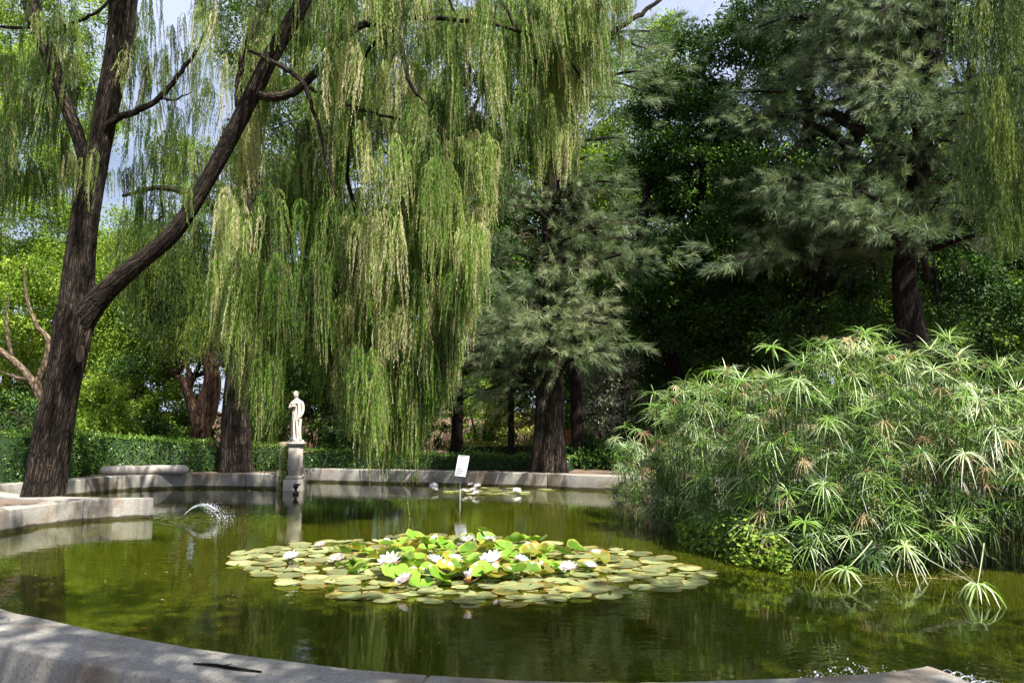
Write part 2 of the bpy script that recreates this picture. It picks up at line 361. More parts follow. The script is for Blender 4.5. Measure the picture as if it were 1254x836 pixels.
def water_mat():
    m, nt, N, L = new_mat('murky_pond_water')
    tc = N.new('ShaderNodeTexCoord'); v = tc.outputs['Object']
    n0 = noise(nt, v, .5, 3, .5)
    p = N.new('ShaderNodeBsdfPrincipled')
    L.new(mixc(nt, n0.outputs[0], (.010, .0145, .001), (.041, .048, .0025)), p.inputs['Base Color'])
    p.inputs['Roughness'].default_value = .9; p.inputs['Specular IOR Level'].default_value = 0
    p.inputs['Subsurface Weight'].default_value = 1.0; p.inputs['Subsurface Scale'].default_value = .16
    p.inputs['Subsurface Radius'].default_value = (1.0, .9, .35)
    tr = N.new('ShaderNodeBsdfTransparent'); tr.inputs['Color'].default_value = (.55, .60, .2, 1)
    m1 = N.new('ShaderNodeMixShader'); m1.inputs[0].default_value = .25; L.new(p.outputs[0], m1.inputs[1]); L.new(tr.outputs[0], m1.inputs[2])
    gl = N.new('ShaderNodeBsdfGlossy'); gl.inputs['Roughness'].default_value = .015; gl.inputs['Color'].default_value = (1, 1, 1, 1)
    fr = N.new('ShaderNodeFresnel'); fr.inputs['IOR'].default_value = 1.45
    # gentle ripples, stronger round the jets
    v1 = mapping(nt, v, (1, 2.2, 1)); na = noise(nt, v1, 2.6, 3, .5, .3); nb = noise(nt, v1, 13, 2, .5, .2)
    s = N.new('ShaderNodeMath'); s.operation = 'MULTIPLY_ADD'; L.new(nb.outputs[0], s.inputs[0]); s.inputs[1].default_value = .16; L.new(na.outputs[0], s.inputs[2])
    tot = s.outputs[0]
    for (cx, cy, sc, amp, rad) in JETS:
        sub = N.new('ShaderNodeVectorMath'); sub.operation = 'SUBTRACT'; L.new(v, sub.inputs[0]); sub.inputs[1].default_value = (cx, cy, 0)
        ln = N.new('ShaderNodeVectorMath'); ln.operation = 'LENGTH'; L.new(sub.outputs[0], ln.inputs[0])
        w = N.new('ShaderNodeMath'); w.operation = 'MULTIPLY'; L.new(ln.outputs['Value'], w.inputs[0]); w.inputs[1].default_value = sc
        sn = N.new('ShaderNodeMath'); sn.operation = 'SINE'; L.new(w.outputs[0], sn.inputs[0])
        fa = N.new('ShaderNodeMapRange'); fa.inputs[1].default_value = 0; fa.inputs[2].default_value = rad; fa.inputs[3].default_value = amp; fa.inputs[4].default_value = 0
        L.new(ln.outputs['Value'], fa.inputs[0])
        mu = N.new('ShaderNodeMath'); mu.operation = 'MULTIPLY_ADD'; L.new(sn.outputs[0], mu.inputs[0]); L.new(fa.outputs[0], mu.inputs[1]); L.new(tot, mu.inputs[2]); tot = mu.outputs[0]
    b = N.new('ShaderNodeBump'); b.inputs['Strength'].default_value = .11; b.inputs['Distance'].default_value = .018
    L.new(tot, b.inputs['Height']); L.new(b.outputs[0], gl.inputs['Normal']); L.new(b.outputs[0], fr.inputs['Normal'])
    mx = N.new('ShaderNodeMixShader'); L.new(fr.outputs[0], mx.inputs[0]); L.new(m1.outputs[0], mx.inputs[1]); L.new(gl.outputs[0], mx.inputs[2])
    o = N.new('ShaderNodeOutputMaterial'); L.new(mx.outputs[0], o.inputs[0]); return m

# ------------------------------------------------------------------ pond outline (inner top edge of the kerb)
KZ = .35
g2 = lambda a, b: tuple(G(a, b, KZ)[:2])
near = [(-6.3, 8.6), (-5.2, 7.2), g2(0, 743), g2(50, 755), g2(133, 773), g2(233, 791), g2(317, 803), g2(420, 816), g2(473, 821), g2(560, 827), g2(633, 831), g2(740, 834), g2(834, 833), g2(1001, 827), g2(1084, 821), g2(1137, 814)]
right_near = [g2(1137, 814), g2(1190, 834), (2.65, 3.3), (3.3, 2.3), (4.6, 1.5), (6.5, 1.4), (8.5, 2.2), (9.8, 4), (10.1, 6.5), (9.3, 8.7)]
right_far = [(9.3, 8.7), (10.6, 11), (10.6, 14), (9, 16.3), (6, 17.9), g2(760, 583), g2(670, 580), g2(600, 578), g2(520, 576.5), g2(440, 575), g2(375, 574), (-5.35, 20.3), (-5.5, 19.3)]
left_far = [(-5.5, 19.3), g2(340, 581), g2(290, 580), g2(240, 580), g2(190, 581), g2(140, 583), g2(95, 587), (-10.6, 16.6), (-9.6, 15.2), (-8.0, 14.3), g2(188, 609)]
left_near = [g2(188, 609), g2(160, 609.5), g2(100, 613), g2(50, 617.5), g2(0, 625), (-8.3, 10.6), (-8.9, 9.4), (-8.4, 8.4), (-7.4, 8.1), (-6.3, 8.6)]
segs = {'near': near, 'right_near': right_near, 'right_far': right_far, 'left_far': left_far, 'left_near': left_near}
sm = {k: smooth_path(v, 5) for k, v in segs.items()}
outline = np.concatenate([sm[k][:-1] for k in ('near', 'right_near', 'right_far', 'left_far', 'left_near')])
def inside(pts, poly):
    x, y = pts[:, 0], pts[:, 1]; c = np.zeros(len(pts), bool)
    x1, y1 = poly[:, 0], poly[:, 1]; x2, y2 = np.roll(x1, -1), np.roll(y1, -1)
    for a, b, d, e in zip(x1, y1, x2, y2):
        k = (b > y) != (e > y)
        with np.errstate(divide='ignore', invalid='ignore'):
            c ^= k & (x < (d - a) * (y - b) / (e - b + 1e-12) + a)
    return c
def dist(pts, poly, closed=True):
    best = np.full(len(pts), 1e9); m = len(poly)
    for i in range(m if closed else m - 1):
        a, b = poly[i], poly[(i + 1) % m]; ab = b - a
        t = np.clip(((pts - a) @ ab) / max(ab @ ab, 1e-9), 0, 1)
        best = np.minimum(best, np.linalg.norm(pts - (a + t[:, None] * ab), axis=1))
    return best
# orientation check: outward side
area = .5 * np.sum(outline[:, 0] * np.roll(outline[:, 1], -1) - np.roll(outline[:, 0], -1) * outline[:, 1])
OUT = 1 if area > 0 else -1
def normals2(path):
    t = np.gradient(path, axis=0); t /= np.linalg.norm(t, axis=1)[:, None]
    return np.stack([t[:, 1], -t[:, 0]], 1) * OUT

def kerb(name_, label, path, width, joints, ztop=KZ):
    """cast kerb with a chamfered lip; joints = arc length positions of the open joints"""
    n = normals2(path)
    s = np.concatenate([[0], np.cumsum(np.linalg.norm(np.diff(path, axis=0), axis=1))])
    js = [0] + joints + [s[-1]]
    mw = np.full(len(path), width)
    for i in range(len(path)):
        for ww in np.arange(.03, width + .001, .03):
            if inside((path[i] + n[i] * ww)[None], outline)[0]: mw[i] = max(.005, ww - .05); break
    mb = MB()
    for a, b in zip(js[:-1], js[1:]):
        a2, b2 = a + (.006 if a > 0 else 0), b - (.006 if b < s[-1] else 0)
        ss = np.concatenate([[a2, a2 + .012], s[(s > a2 + .05) & (s < b2 - .05)], [b2 - .012, b2]])
        px_ = np.interp(ss, s, path[:, 0]); py_ = np.interp(ss, s, path[:, 1])
        nx = np.interp(ss, s, n[:, 0]); ny = np.interp(ss, s, n[:, 1])
        mws = np.interp(ss, s, mw)
        nn = np.stack([nx, ny], 1); nn /= np.linalg.norm(nn, axis=1)[:, None]
        prof = [(0, -.7), (0, .14), (.002, ztop - .02), (.006, ztop - .006), (.02, ztop), (width - .02, ztop), (width - .005, ztop - .007), (width, ztop - .022), (width, -.3)]
        V = []; k = len(prof)
        for i, (x, y) in enumerate(zip(px_, py_)):
            e = .01 if i in (0, len(px_) - 1) else 0
            jig = U(-.003, .003)
            for (w, z) in prof:
                ww = min(max(w, e), width - e) * mws[i] / width
                V.append((x + nn[i, 0] * (ww + jig), y + nn[i, 1] * (ww + jig), z - (e * .7 if z > .3 else 0)))
        Q = []
        for i in range(len(px_) - 1):
            for j in range(k - 1): Q.append((i * k + j, i * k + j + 1, (i + 1) * k + j + 1, (i + 1) * k + j))
        T = []
        for i0 in (0, (len(px_) - 1) * k):
            for j in range(1, k - 1): T.append((i0, i0 + j, i0 + j + 1))
        mb.add(V, Q, T)
    o = mb.build(name_, M['concrete'])
    return tag(o, label, 'kerb')

def plen(p): return float(np.sum(np.linalg.norm(np.diff(p, axis=0), axis=1)))
def at_x(path, x):
    s = np.concatenate([[0], np.cumsum(np.linalg.norm(np.diff(path, axis=0), axis=1))])
    i = int(np.argmin(np.abs(path[:, 0] - x))); return float(s[i])
kerb('pond_kerb', 'broad worn concrete kerb curving across the bottom of the view, nearest the camera', sm['near'], .50, [1.6, 4.3, 7.3])
kerb('pond_kerb', 'kerb running back on the near right beyond the corner with the spouting jets', sm['right_near'], .46, [3.0, 6.0], ztop=0.347)
jx = [at_x(sm['right_far'], float(g2(p_, 580)[0])) for p_ in (671,)] + [at_x(sm['right_far'], float(g2(p_, 576)[0])) for p_ in (500,)]
kerb('pond_kerb', 'straight looking far kerb in front of the low hedge and the conifer trunk', sm['right_far'], .42, [5, 9] + sorted(jx))
kerb('pond_kerb', 'far left kerb carrying the long rounded stone, left of the statue', sm['left_far'], .42, sorted([at_x(sm['left_far'][:25], float(g2(300, 580)[0]))]) + [7.5], ztop=0.347)
kerb('pond_kerb', 'pale dappled kerb wall below the big leaning trunk at the left', sm['left_near'], .46, [1.1, 4.4], ztop=0.3435)

# ground: one sheet, dipping to the pond bed
def axis(a, b, step, far):
    core = np.arange(a, b + step, step); k = np.cumsum(step * 1.35 ** np.arange(1, 22)); k = k[k < far]
    return np.concatenate([a - k[::-1], core, core[-1] + k])
gx = axis(-12, 12.5, .2, 140); gy = axis(0, 23, .2, 140)
X, Y = np.meshgrid(gx, gy); pts = np.stack([X.ravel(), Y.ravel()], 1)
ins = inside(pts, outline); dd = dist(pts, outline)
gz = np.where(pts[:, 1] < 7, .06, np.where(pts[:, 1] > 11, .30, .06 + .24 * (pts[:, 1] - 7) / 4))
gz = gz + .03 * np.sin(pts[:, 0] * 1.3) * np.sin(pts[:, 1] * .9) * np.clip((dd - .5) / 3, 0, 1)
gz[ins | (dd < .16)] = -.55
mb = MB(); ny_, nx_ = X.shape
i = np.arange(ny_ - 1)[:, None] * nx_; j = np.arange(nx_ - 1)[None]
mb.add(np.stack([pts[:, 0], pts[:, 1], gz], 1), np.stack([i + j, i + j + 1, i + nx_ + j + 1, i + nx_ + j], -1).reshape(-1, 4))
tag(mb.build('ground', M['ground'], smooth=True), kind='structure')

# water sheet: the outline, widened into the kerb
J1 = G(262, 634, 0); J2 = G(1060, 818, 0); J3 = G(1195, 828, 0)
JETS = [(J1[0], J1[1], 34, 1.2, 1.6), (J2[0] - .1, J2[1] - .1, 60, .35, .8), (J3[0] + .1, J3[1] + .1, 60, .3, .6)]
M['water'] = water_mat()
import bmesh
bm = bmesh.new()
on = outline + 0.0
t_ = np.roll(on, -1, 0) - np.roll(on, 1, 0); t_ /= np.linalg.norm(t_, axis=1)[:, None]
wo = on + np.stack([t_[:, 1], -t_[:, 0]], 1) * OUT * .12
vs = [bm.verts.new((x, y, 0)) for x, y in wo]; fc = bm.faces.new(vs); bmesh.ops.triangulate(bm, faces=[fc])
me = bpy.data.meshes.new('pond_water'); bm.to_mesh(me); bm.free(); me.materials.append(M['water'])
for p_ in me.polygons:
    pass
wob = bpy.data.objects.new('pond_water', me); C.objects.link(wob); tag(wob, kind='structure')

# ------------------------------------------------------------------ foliage generators
def weeping(mb, tw, tops, lens, rads, tones, nst=15, step=.019, leaf=.085, wid=.0092):
    """bundles of hanging strands: every strand a thin stalk thickly set with short drooping scale leaves"""
    for c, Ln, R, tn in zip(tops, lens, rads, tones):
        k = max(4, int(nst * (R / .2)))
        n = max(6, int(Ln * .8 / step))
        a = rng.uniform(0, 2 * pi, k)[:, None]; rr = R * np.sqrt(rng.uniform(0, 1, k))[:, None]
        ls = Ln * (1 - .4 * (rr / R) ** 1.3) * rng.uniform(.45, .92, (k, 1))
        sw = rng.uniform(-.06, .06, 2) * Ln
        t = np.linspace(0, 1, n)[None] + np.zeros((k, 1))
        spread = 1 - (1 - np.clip(t * 3.0, 0, 1)) ** 2
        wb = .02 * np.sin(t * ls * 3 + a * 5)
        x = c[0] + np.cos(a) * rr * spread + sw[0] * t ** 2 + wb; y = c[1] + np.sin(a) * rr * spread + sw[1] * t ** 2 + wb * .7
        z = c[2] + .06 * np.sin(np.clip(t * 3, 0, 1) * pi) * R / .2 - t * ls - rng.uniform(0, .45, (k, 1)) ** 1.3 * Ln * .55
        p = np.stack([x, y, z], -1); m = k * n
        aa = rng.uniform(0, 2 * pi, m); tap = (1 - .6 * t ** 1.5).ravel()
        d = np.stack([np.cos(aa) * .30, np.sin(aa) * .30, -.9 + .15 * rng.standard_normal(m)], 1)
        nrm = np.stack([np.cos(aa + 1.3), np.sin(aa + 1.3), .3 * np.ones(m)], 1)
        tq = np.clip(tn + np.repeat(rng.normal(0, .14, k), n) + rng.normal(0, .08, m) + .10 * (t.ravel() - .5), 0, 1)
        leaves(mb, p.reshape(-1, 3), d, nrm, leaf * tap * rng.uniform(.6, 1.25, m), wid * rng.uniform(.7, 1.4, m), tq)
        if tw is not None:
            for q in range(0, k, 2):
                pp = p[q][::max(1, n // 5)]; s_ = np.array([[.003, 0, 0]]); V = np.concatenate([pp - s_, pp + s_]); m_ = len(pp)
                tw.add(V, [(i_, i_ + 1, m_ + i_ + 1, m_ + i_) for i_ in range(m_ - 1)])

def broad(mb, lobes, clumps, per, size, cr=.5, shell=(.55, 1.0), tone=(.15, .75), top=0.0):
    vols = np.array([(l[3] * l[4] * l[5]) ** (2 / 3) for l in lobes]); vols = vols / vols.sum()
    for l, f in zip(lobes, vols):
        k = max(1, int(clumps * f)); c0 = np.array(l[:3]); R = np.array(l[3:6])
        dr = unit(rng.standard_normal((k, 3))); rad = rng.uniform(shell[0], shell[1], k)[:, None]
        cc = c0 + dr * R * rad * rng.uniform(.85, 1.12, (k, 1))
        ct = rng.uniform(tone[0], tone[1], k)
        n = k * per
        off = rng.standard_normal((n, 3)) * np.array([cr, cr, cr * .55]) * np.repeat(rng.uniform(.55, 1.25, k), per)[:, None] * .55
        p = np.repeat(cc, per, 0) + off
        out = unit(np.repeat(dr, per, 0) + .8 * rng.standard_normal((n, 3)) + np.array([0, 0, -.25]))
        nrm = unit(rng.standard_normal((n, 3)) + np.array([0, 0, 1.0]))
        leaves(mb, p, out, nrm, size * rng.uniform(.6, 1.4, n), size * .5 * rng.uniform(.7, 1.2, n), np.clip(np.repeat(ct, per) + rng.normal(0, .13, n) + top, 0, 1), fold=.15)

def tufts(mb, c, d, per=46, ln=.38, wid=.007, tone=None):
    k = len(c); n = k * per
    cc = np.repeat(c, per, 0); dn = np.repeat(unit(d), per, 0)
    along = rng.uniform(0, 1, n)[:, None]
    st = cc + dn * along * ln * .9 + rng.normal(0, .012, (n, 3))
    dd_ = unit(dn * .9 + rng.normal(0, .36, (n, 3)) + np.array([0, 0, -.35]) * rng.uniform(0, 1, (n, 1)))
    L_ = ln * rng.uniform(.45, 1.0, n)
    tn = np.repeat(tone if tone is not None else rng.uniform(.1, .8, k), per) + rng.normal(0, .12, n)
    leaves(mb, st, dd_, rng.standard_normal((n, 3)), L_, wid * rng.uniform(.7, 1.3, n), np.clip(tn, 0, 1))

def limb(mb, a, b, r0, r1, sag=.15, wig=.12, seg=7, n=7, seed=0):
    a = np.array(a, float); b = np.array(b, float); t = np.linspace(0, 1, n)[:, None]
    rs = np.random.default_rng(seed)
    L_ = np.linalg.norm(b - a)
    p = a + (b - a) * t + np.array([0, 0, 1]) * sag * L_ * np.sin(t * pi) + rs.normal(0, wig * L_ / n, (n, 3)) * np.sin(t * pi)
    tube(mb, p, r0 + (r1 - r0) * t[:, 0], seg, seed=seed)
    return p

def pxpath(lst, n=6):
    """[(px, py, depth, width_px)] -> smooth points and radii in metres"""
    a = smooth_path([(*P(x, y, d), w * d / F / 2) for x, y, d, w in lst], n)
    return a[:, :3], np.maximum(a[:, 3], .004)

# ------------------------------------------------------------------ 1. the big weeping tree at the left
B0 = G(53, 611, .28); D0 = float(B0[1])
t1 = thing('weeping_tree', B0, 'big leaning weeping tree with thick forked trunk and long hanging green curtains over the pond', 'tree')
off = np.array(B0)
def child_build(mb, name, mat, root, smooth=False):
    o = mb.build(name, mat, None, smooth)
    me = o.data; l = np.array(root.location[:])
    co = np.empty(len(me.vertices) * 3, np.float32); me.vertices.foreach_get('co', co)
    co = (co.reshape(-1, 3) - l).astype(np.float32); me.vertices.foreach_set('co', co.ravel()); me.update()
    o.parent = root
    return o
tr = MB()
p_, r_ = pxpath([(51, 628, D0, 76), (53, 612, D0, 61), (57, 585, D0, 55), (64, 540, D0, 53), (76, 480, D0, 47), (86, 430, D0, 49), (92, 395, D0, 53), (95, 370, D0 + .05, 47), (100, 300, D0 + .1, 40), (110, 235, D0 + .1, 37), (128, 150, D0 + .1, 33), (146, 60, D0, 36), (152, 0, D0 - .1, 38), (165, -120, D0, 34), (190, -260, D0, 26), (205, -380, D0, 12)], 8)
tube(tr, p_, r_ * .83, 120, flute=.085, rough=.022, twist=.12)
child_build(tr, 'trunk', M['bark'], t1, True)
tr = MB()
p_, r_ = pxpath([(80, 462, D0, 24), (90, 420, D0, 38), (106, 385, D0 - .05, 38), (132, 355, D0 - .15, 32), (170, 322, D0 - .35, 27), (213, 285, D0 - .5, 25), (250, 228, D0 - .6, 24), (293, 148, D0 - .8, 26), (333, 67, D0 - 1, 26), (371, 0, D0 - 1.1, 25), (420, -110, D0 - 1.3, 22), (480, -210, D0 - 1.4, 14)], 7)
tube(tr, p_, r_ * .78, 72, flute=.07, rough=.022)
child_build(tr, 'limb', M['bark'], t1, True)
tr = MB()
p_, r_ = pxpath([(112, 225, D0 + .1, 17), (95, 165, D0, 16), (78, 120, D0 - .1, 16), (62, 70, D0 - .2, 19), (45, 30, D0 - .2, 20), (36, -10, D0 - .2, 20), (20, -120, D0 - .2, 14)], 7)
tube(tr, p_, r_, 28, flute=.06, rough=.012)
child_build(tr, 'limb', M['bark'], t1, True)
lim = []
def add_limb(lst, seed=0, mat='bark', root=None, seg=10):
    b = MB(); p, r = pxpath(lst, 6); p = p + np.random.default_rng(seed).normal(0, .012, p.shape)
    tube(b, p, r, seg, rough=.03, seed=seed); child_build(b, 'branch', M[mat], root or t1, True); return p
add_limb([(128, 160, D0, 12), (142, 146, D0 - .1, 10), (170, 135, D0 - .2, 8), (195, 120, D0 - .3, 7), (218, 92, D0 - .4, 6), (240, 62, D0 - .5, 4), (255, 30, D0 - .5, 1)], 1)
add_limb([(195, 120, D0 - .3, 4), (215, 122, D0 - .3, 3), (235, 112, D0 - .3, 1)], 11, seg=6)
add_limb([(60, 45, D0 - .1, 7), (80, 34, D0 - .2, 6), (105, 22, D0 - .3, 4), (128, 8, D0 - .4, 4), (150, -40, D0 - .4, 3)], 2)
add_limb([(0, 34, D0 - .3, 4), (60, 33, D0 - .2, 4)], 3)
add_limb([(318, 118, D0 - .9, 12), (345, 118, D0 - 1.0, 11), (372, 104, D0 - 1.1, 10), (395, 78, D0 - 1.2, 10), (425, 42, D0 - 1.3, 10), (470, 25, D0 - 1.3, 8), (530, 22, D0 - 1.2, 6), (600, 30, D0 - 1, 5), (680, 55, D0 - .6, 4), (720, 110, D0 - .4, 2)], 4)
add_limb([(305, 62, D0 - 1.3, 4), (340, 78, D0 - 1.4, 6), (372, 102, D0 - 1.5, 6), (385, 140, D0 - 1.5, 5), (398, 185, D0 - 1.5, 5), (412, 240, D0 - 1.5, 3)], 5)
add_limb([(372, 104, D0 - 1.2, 5), (400, 118, D0 - 1.2, 5), (450, 137, D0 - 1.2, 4), (498, 148, D0 - 1.2, 4), (545, 150, D0 - 1, 2)], 6)
add_limb([(493, 55, D0 - 1, 5), (500, 95, D0 - 1.1, 5), (515, 120, D0 - 1.1, 4), (530, 137, D0 - 1.2, 3)], 7)
add_limb([(735, 48, D0 + .6, 9), (760, 34, D0 + .7, 7), (785, 17, D0 + .8, 6), (812, -4, D0 + .9, 5), (860, -50, D0 + 1, 4)], 8)
add_limb([(655, 75, D0 - .3, 5), (700, 62, D0, 7), (735, 48, D0 + .6, 9)], 81)
add_limb([(430, 345, D0 - .6, 6), (455, 357, D0 - .6, 6), (490, 358, D0 - .7, 6), (512, 352, D0 - .8, 4), (545, 330, D0 - .9, 2)], 9)
add_limb([(425, 215, D0 - .6, 5), (436, 270, D0 - .6, 5), (430, 345, D0 - .6, 6), (424, 400, D0 - .5, 4)], 91)
add_limb([(371, 0, D0 - 1.1, 9), (400, -20, D0 - .6, 9), (425, 42, D0 - .2, 9), (432, 110, D0 - .2, 7), (425, 215, D0 - .6, 5)], 92)
add_limb([(293, 148, D0 - .8, 8), (292, 110, D0 - .6, 8), (300, 60, D0 - .4, 7), (322, 0, D0, 6)], 10)
for q, (x0, y0, x1, y1) in enumerate([(480, -60, 560, 20), (420, -80, 470, 40), (560, -40, 640, 60), (640, -30, 700, 40), (345, -40, 300, 60), (200, -60, 250, 20), (520, 160, 470, 230), (590, 60, 570, 160), (470, 40, 400, 120)]):
    add_limb([(x0, y0, D0 - .5 + .3 * (q % 4), 7), ((x0 + x1) / 2 + 12, (y0 + y1) / 2 - 12, D0 - .4 + .3 * (q % 4), 5), (x1, y1, D0 - .3 + .3 * (q % 4), 3)], 20 + q, seg=7)
for q in range(4):
    zz = [(180, -200), (420, -110), (160, -120), (470, -200)][q]; xx = [(420, -230), (640, -160), (20, -200), (800, -130)][q]
    add_limb([(zz[0], zz[1], D0 - .5, 16), ((zz[0] + xx[0]) / 2, (zz[1] + xx[1]) / 2 - 30, D0 - 2, 11), (xx[0], xx[1], D0 - 3.5 + q * .5, 5)], 40 + q)
# pruning scar
b = MB(); c = P(98, 433, D0 - .25)
lathe(b, (0, 0, 0), [(0, -.03), (.11, -.025), (.125, -.01), (.12, .006), (.10, .012), (.08, .0), (.03, -.01), (0, -.012)], 18, .55, 1.35)
o = b.build('pruning_scar', M['scar'], t1, True); o.location = tuple(c - off); o.rotation_euler = (radians(82), 0, radians(18))

# hanging foliage. lower silhouette of the curtain in the photograph:
xs_ = [0, 60, 100, 165, 235, 262, 300, 320, 338, 352, 370, 400, 430, 450, 480, 505, 520, 538, 558, 588, 605, 620, 640, 700, 712, 730, 750, 765, 780]
yb_ = [330, 310, 320, 330, 350, 470, 520, 575, 585, 592, 500, 515, 555, 600, 606, 606, 585, 545, 495, 410, 345, 245, 270, 262, 215, 190, 165, 110, 70]
fo = MB(); tw = MB()
def region(n, xr, ytop, depth, lmin, lmax, tone, rad=(.10, .26), drop=1.0):
    T_, L_, R_, N_ = [], [], [], []
    tries = 0
    while len(T_) < n and tries < n * 30:
        tries += 1
        cx = U(*xr); cd = U(*depth); y0 = ytop(cx) if callable(ytop) else ytop
        cb = np.interp(cx, xs_, yb_) if not 346 < cx < 380 else 470
        cy = U(y0, max(y0 + 1, cb - 110)); cL = U(lmin, lmax); ct = np.clip(tone(cx, cy) + rng.normal(0, .25), 0, 1)  # wide tone spread puts dark, shade-like gaps into the curtain
        for _ in range(7):                       # one arching bough end carries several bundles side by side
            dx = rng.normal(0, 15); x = cx + dx; d = cd + rng.normal(0, .14); y = cy + abs(dx) * U(.1, .7); L = cL * U(.7, 1.1)
            if not xr[0] <= x <= xr[1]: continue
            yb = np.interp(x, xs_, yb_) if not 346 < x < 380 else 470
            lp = L / pix(d)
            if y + lp > yb:
                lp = (yb - y) * U(.85, 1.0); L = lp * pix(d)
                if L < .75: continue
            if U(0, 1) > density(x, y + lp * .4): continue
            if d < D0 - .5 and y < 165 and y + lp > -10:
                tt_ = np.linspace(max(y, 0), min(y + lp, 165), 5); xl = np.interp(tt_, [0, 67, 148, 165], [371, 333, 293, 285])
                if np.min(np.abs(xl - x)) < 22 and U(0, 1) < .9: continue
            T_.append(P(x, y, d)); L_.append(L); R_.append(U(*rad) * .8); N_.append(np.clip(ct + rng.normal(0, .14), 0, 1))
    weeping(fo, tw, T_, L_, R_, N_)
def density(x, y):
    if 150 < x < 238 and y < 340: return .28
    if 100 < x <= 150 and y < 400: return .20
    if x <= 100: return .55
    if 238 <= x < 270 and y < 330: return .45
    if 349 < x < 378 and y > 330: return 0
    if 560 < x < 600 and y > 420: return .7
    return 1
tone_main = lambda x, y: .47 + .14 * sin(x / 33.0) + .10 * sin(x / 13.0 + y / 60) - .0003 * (y - 300) + (.08 if x > 560 else 0)
region(640, (238, 612), -60, (D0 - 2.0, D0 + .8), 1.3, 3.0, tone_main)
region(260, (262, 545), 200, (D0 - 1.4, D0 + 1.4), 1.4, 3.4, tone_main)
region(150, (430, 560), 400, (D0 - 1.6, D0 + .4), 1.4, 2.8, lambda x, y: .52)
region(90, (540, 606), 150, (D0 - 2, D0 - .4), .9, 1.8, lambda x, y: .62)
region(150, (430, 604), 100, (D0 - 2.4, D0 - .6), 1.3, 2.6, lambda x, y: .60)
region(230, (600, 748), -80, (D0 - 1.0, D0 + 1.2), 1.4, 3.0, lambda x, y: .62 + .12 * sin(x / 9))
region(26, (745, 780), -30, (D0, D0 + 1), .6, 1.2, lambda x, y: .45, (.08, .16))
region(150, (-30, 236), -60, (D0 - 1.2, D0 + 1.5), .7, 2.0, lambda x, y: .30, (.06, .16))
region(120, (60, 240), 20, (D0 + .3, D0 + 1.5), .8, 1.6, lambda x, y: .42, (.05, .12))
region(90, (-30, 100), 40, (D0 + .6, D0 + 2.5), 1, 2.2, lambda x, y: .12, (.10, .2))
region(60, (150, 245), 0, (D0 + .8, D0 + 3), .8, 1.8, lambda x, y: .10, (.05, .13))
for _ in range(46):
    x = U(152, 243); y = U(-20, 250); d = D0 + U(.5, 3.5); weeping(fo, None, [P(x, y, d)], [U(.8, 2.2)], [U(.04, .13)], [U(.02, .35)])
# a few single long tresses that almost touch the water
for (x, y0, y1, d, tn, rr) in [(347, 330, 604, D0 - .1, .45, .10), (334, 380, 560, D0, .4, .12), (484, 430, 606, D0 - .3, .55, .13), (452, 380, 588, D0, .5, .12), (494, 420, 604, D0 - .5, .52, .12), (462, 400, 606, D0 - .2, .5, .12), (500, 380, 604, D0 - .3, .55, .12), (490, 450, 606, D0 - .1, .4, .1), (508, 400, 585, D0 - .4, .5, .10), (522, 380, 572, D0 - .2, .55, .10), (474, 440, 600, D0 - .2, .5, .1), (437, 430, 595, D0 + .6, .42, .07), (468, 360, 597, D0 + .4, .45, .1)]:
    weeping(fo, tw, [P(x, y0, d)], [(y1 - y0) * pix(d) * 1.28], [rr], [tn], nst=18)
# unseen crown above the picture, spread and thinned to shape the shade below
kk = 560
T_ = np.stack([U(-10, 2.5, kk), U(6.0, 17.5, kk), np.zeros(kk)], 1); T_ = T_[((T_[:, 0] < -1.2) | (T_[:, 1] > 10)) & ((T_[:, 1] < 13.5) | (T_[:, 0] > -3)) & ~((T_[:, 1] < 8.5) & (T_[:, 0] < -1) & (rng.uniform(0, 1, kk) < .65))]; kk = len(T_)
T_[:, 2] = 2.6 + .54 * T_[:, 1] + 1.6 + U(0, 3.5, kk)
weeping(fo, tw, T_, U(.9, 1.8, kk), U(.18, .34, kk), U(.35, .7, kk), nst=12, step=.05, leaf=.13, wid=.026)
child_build(fo, 'crown', M['willow'], t1); child_build(tw, 'strand_stalks', M['twig'], t1)

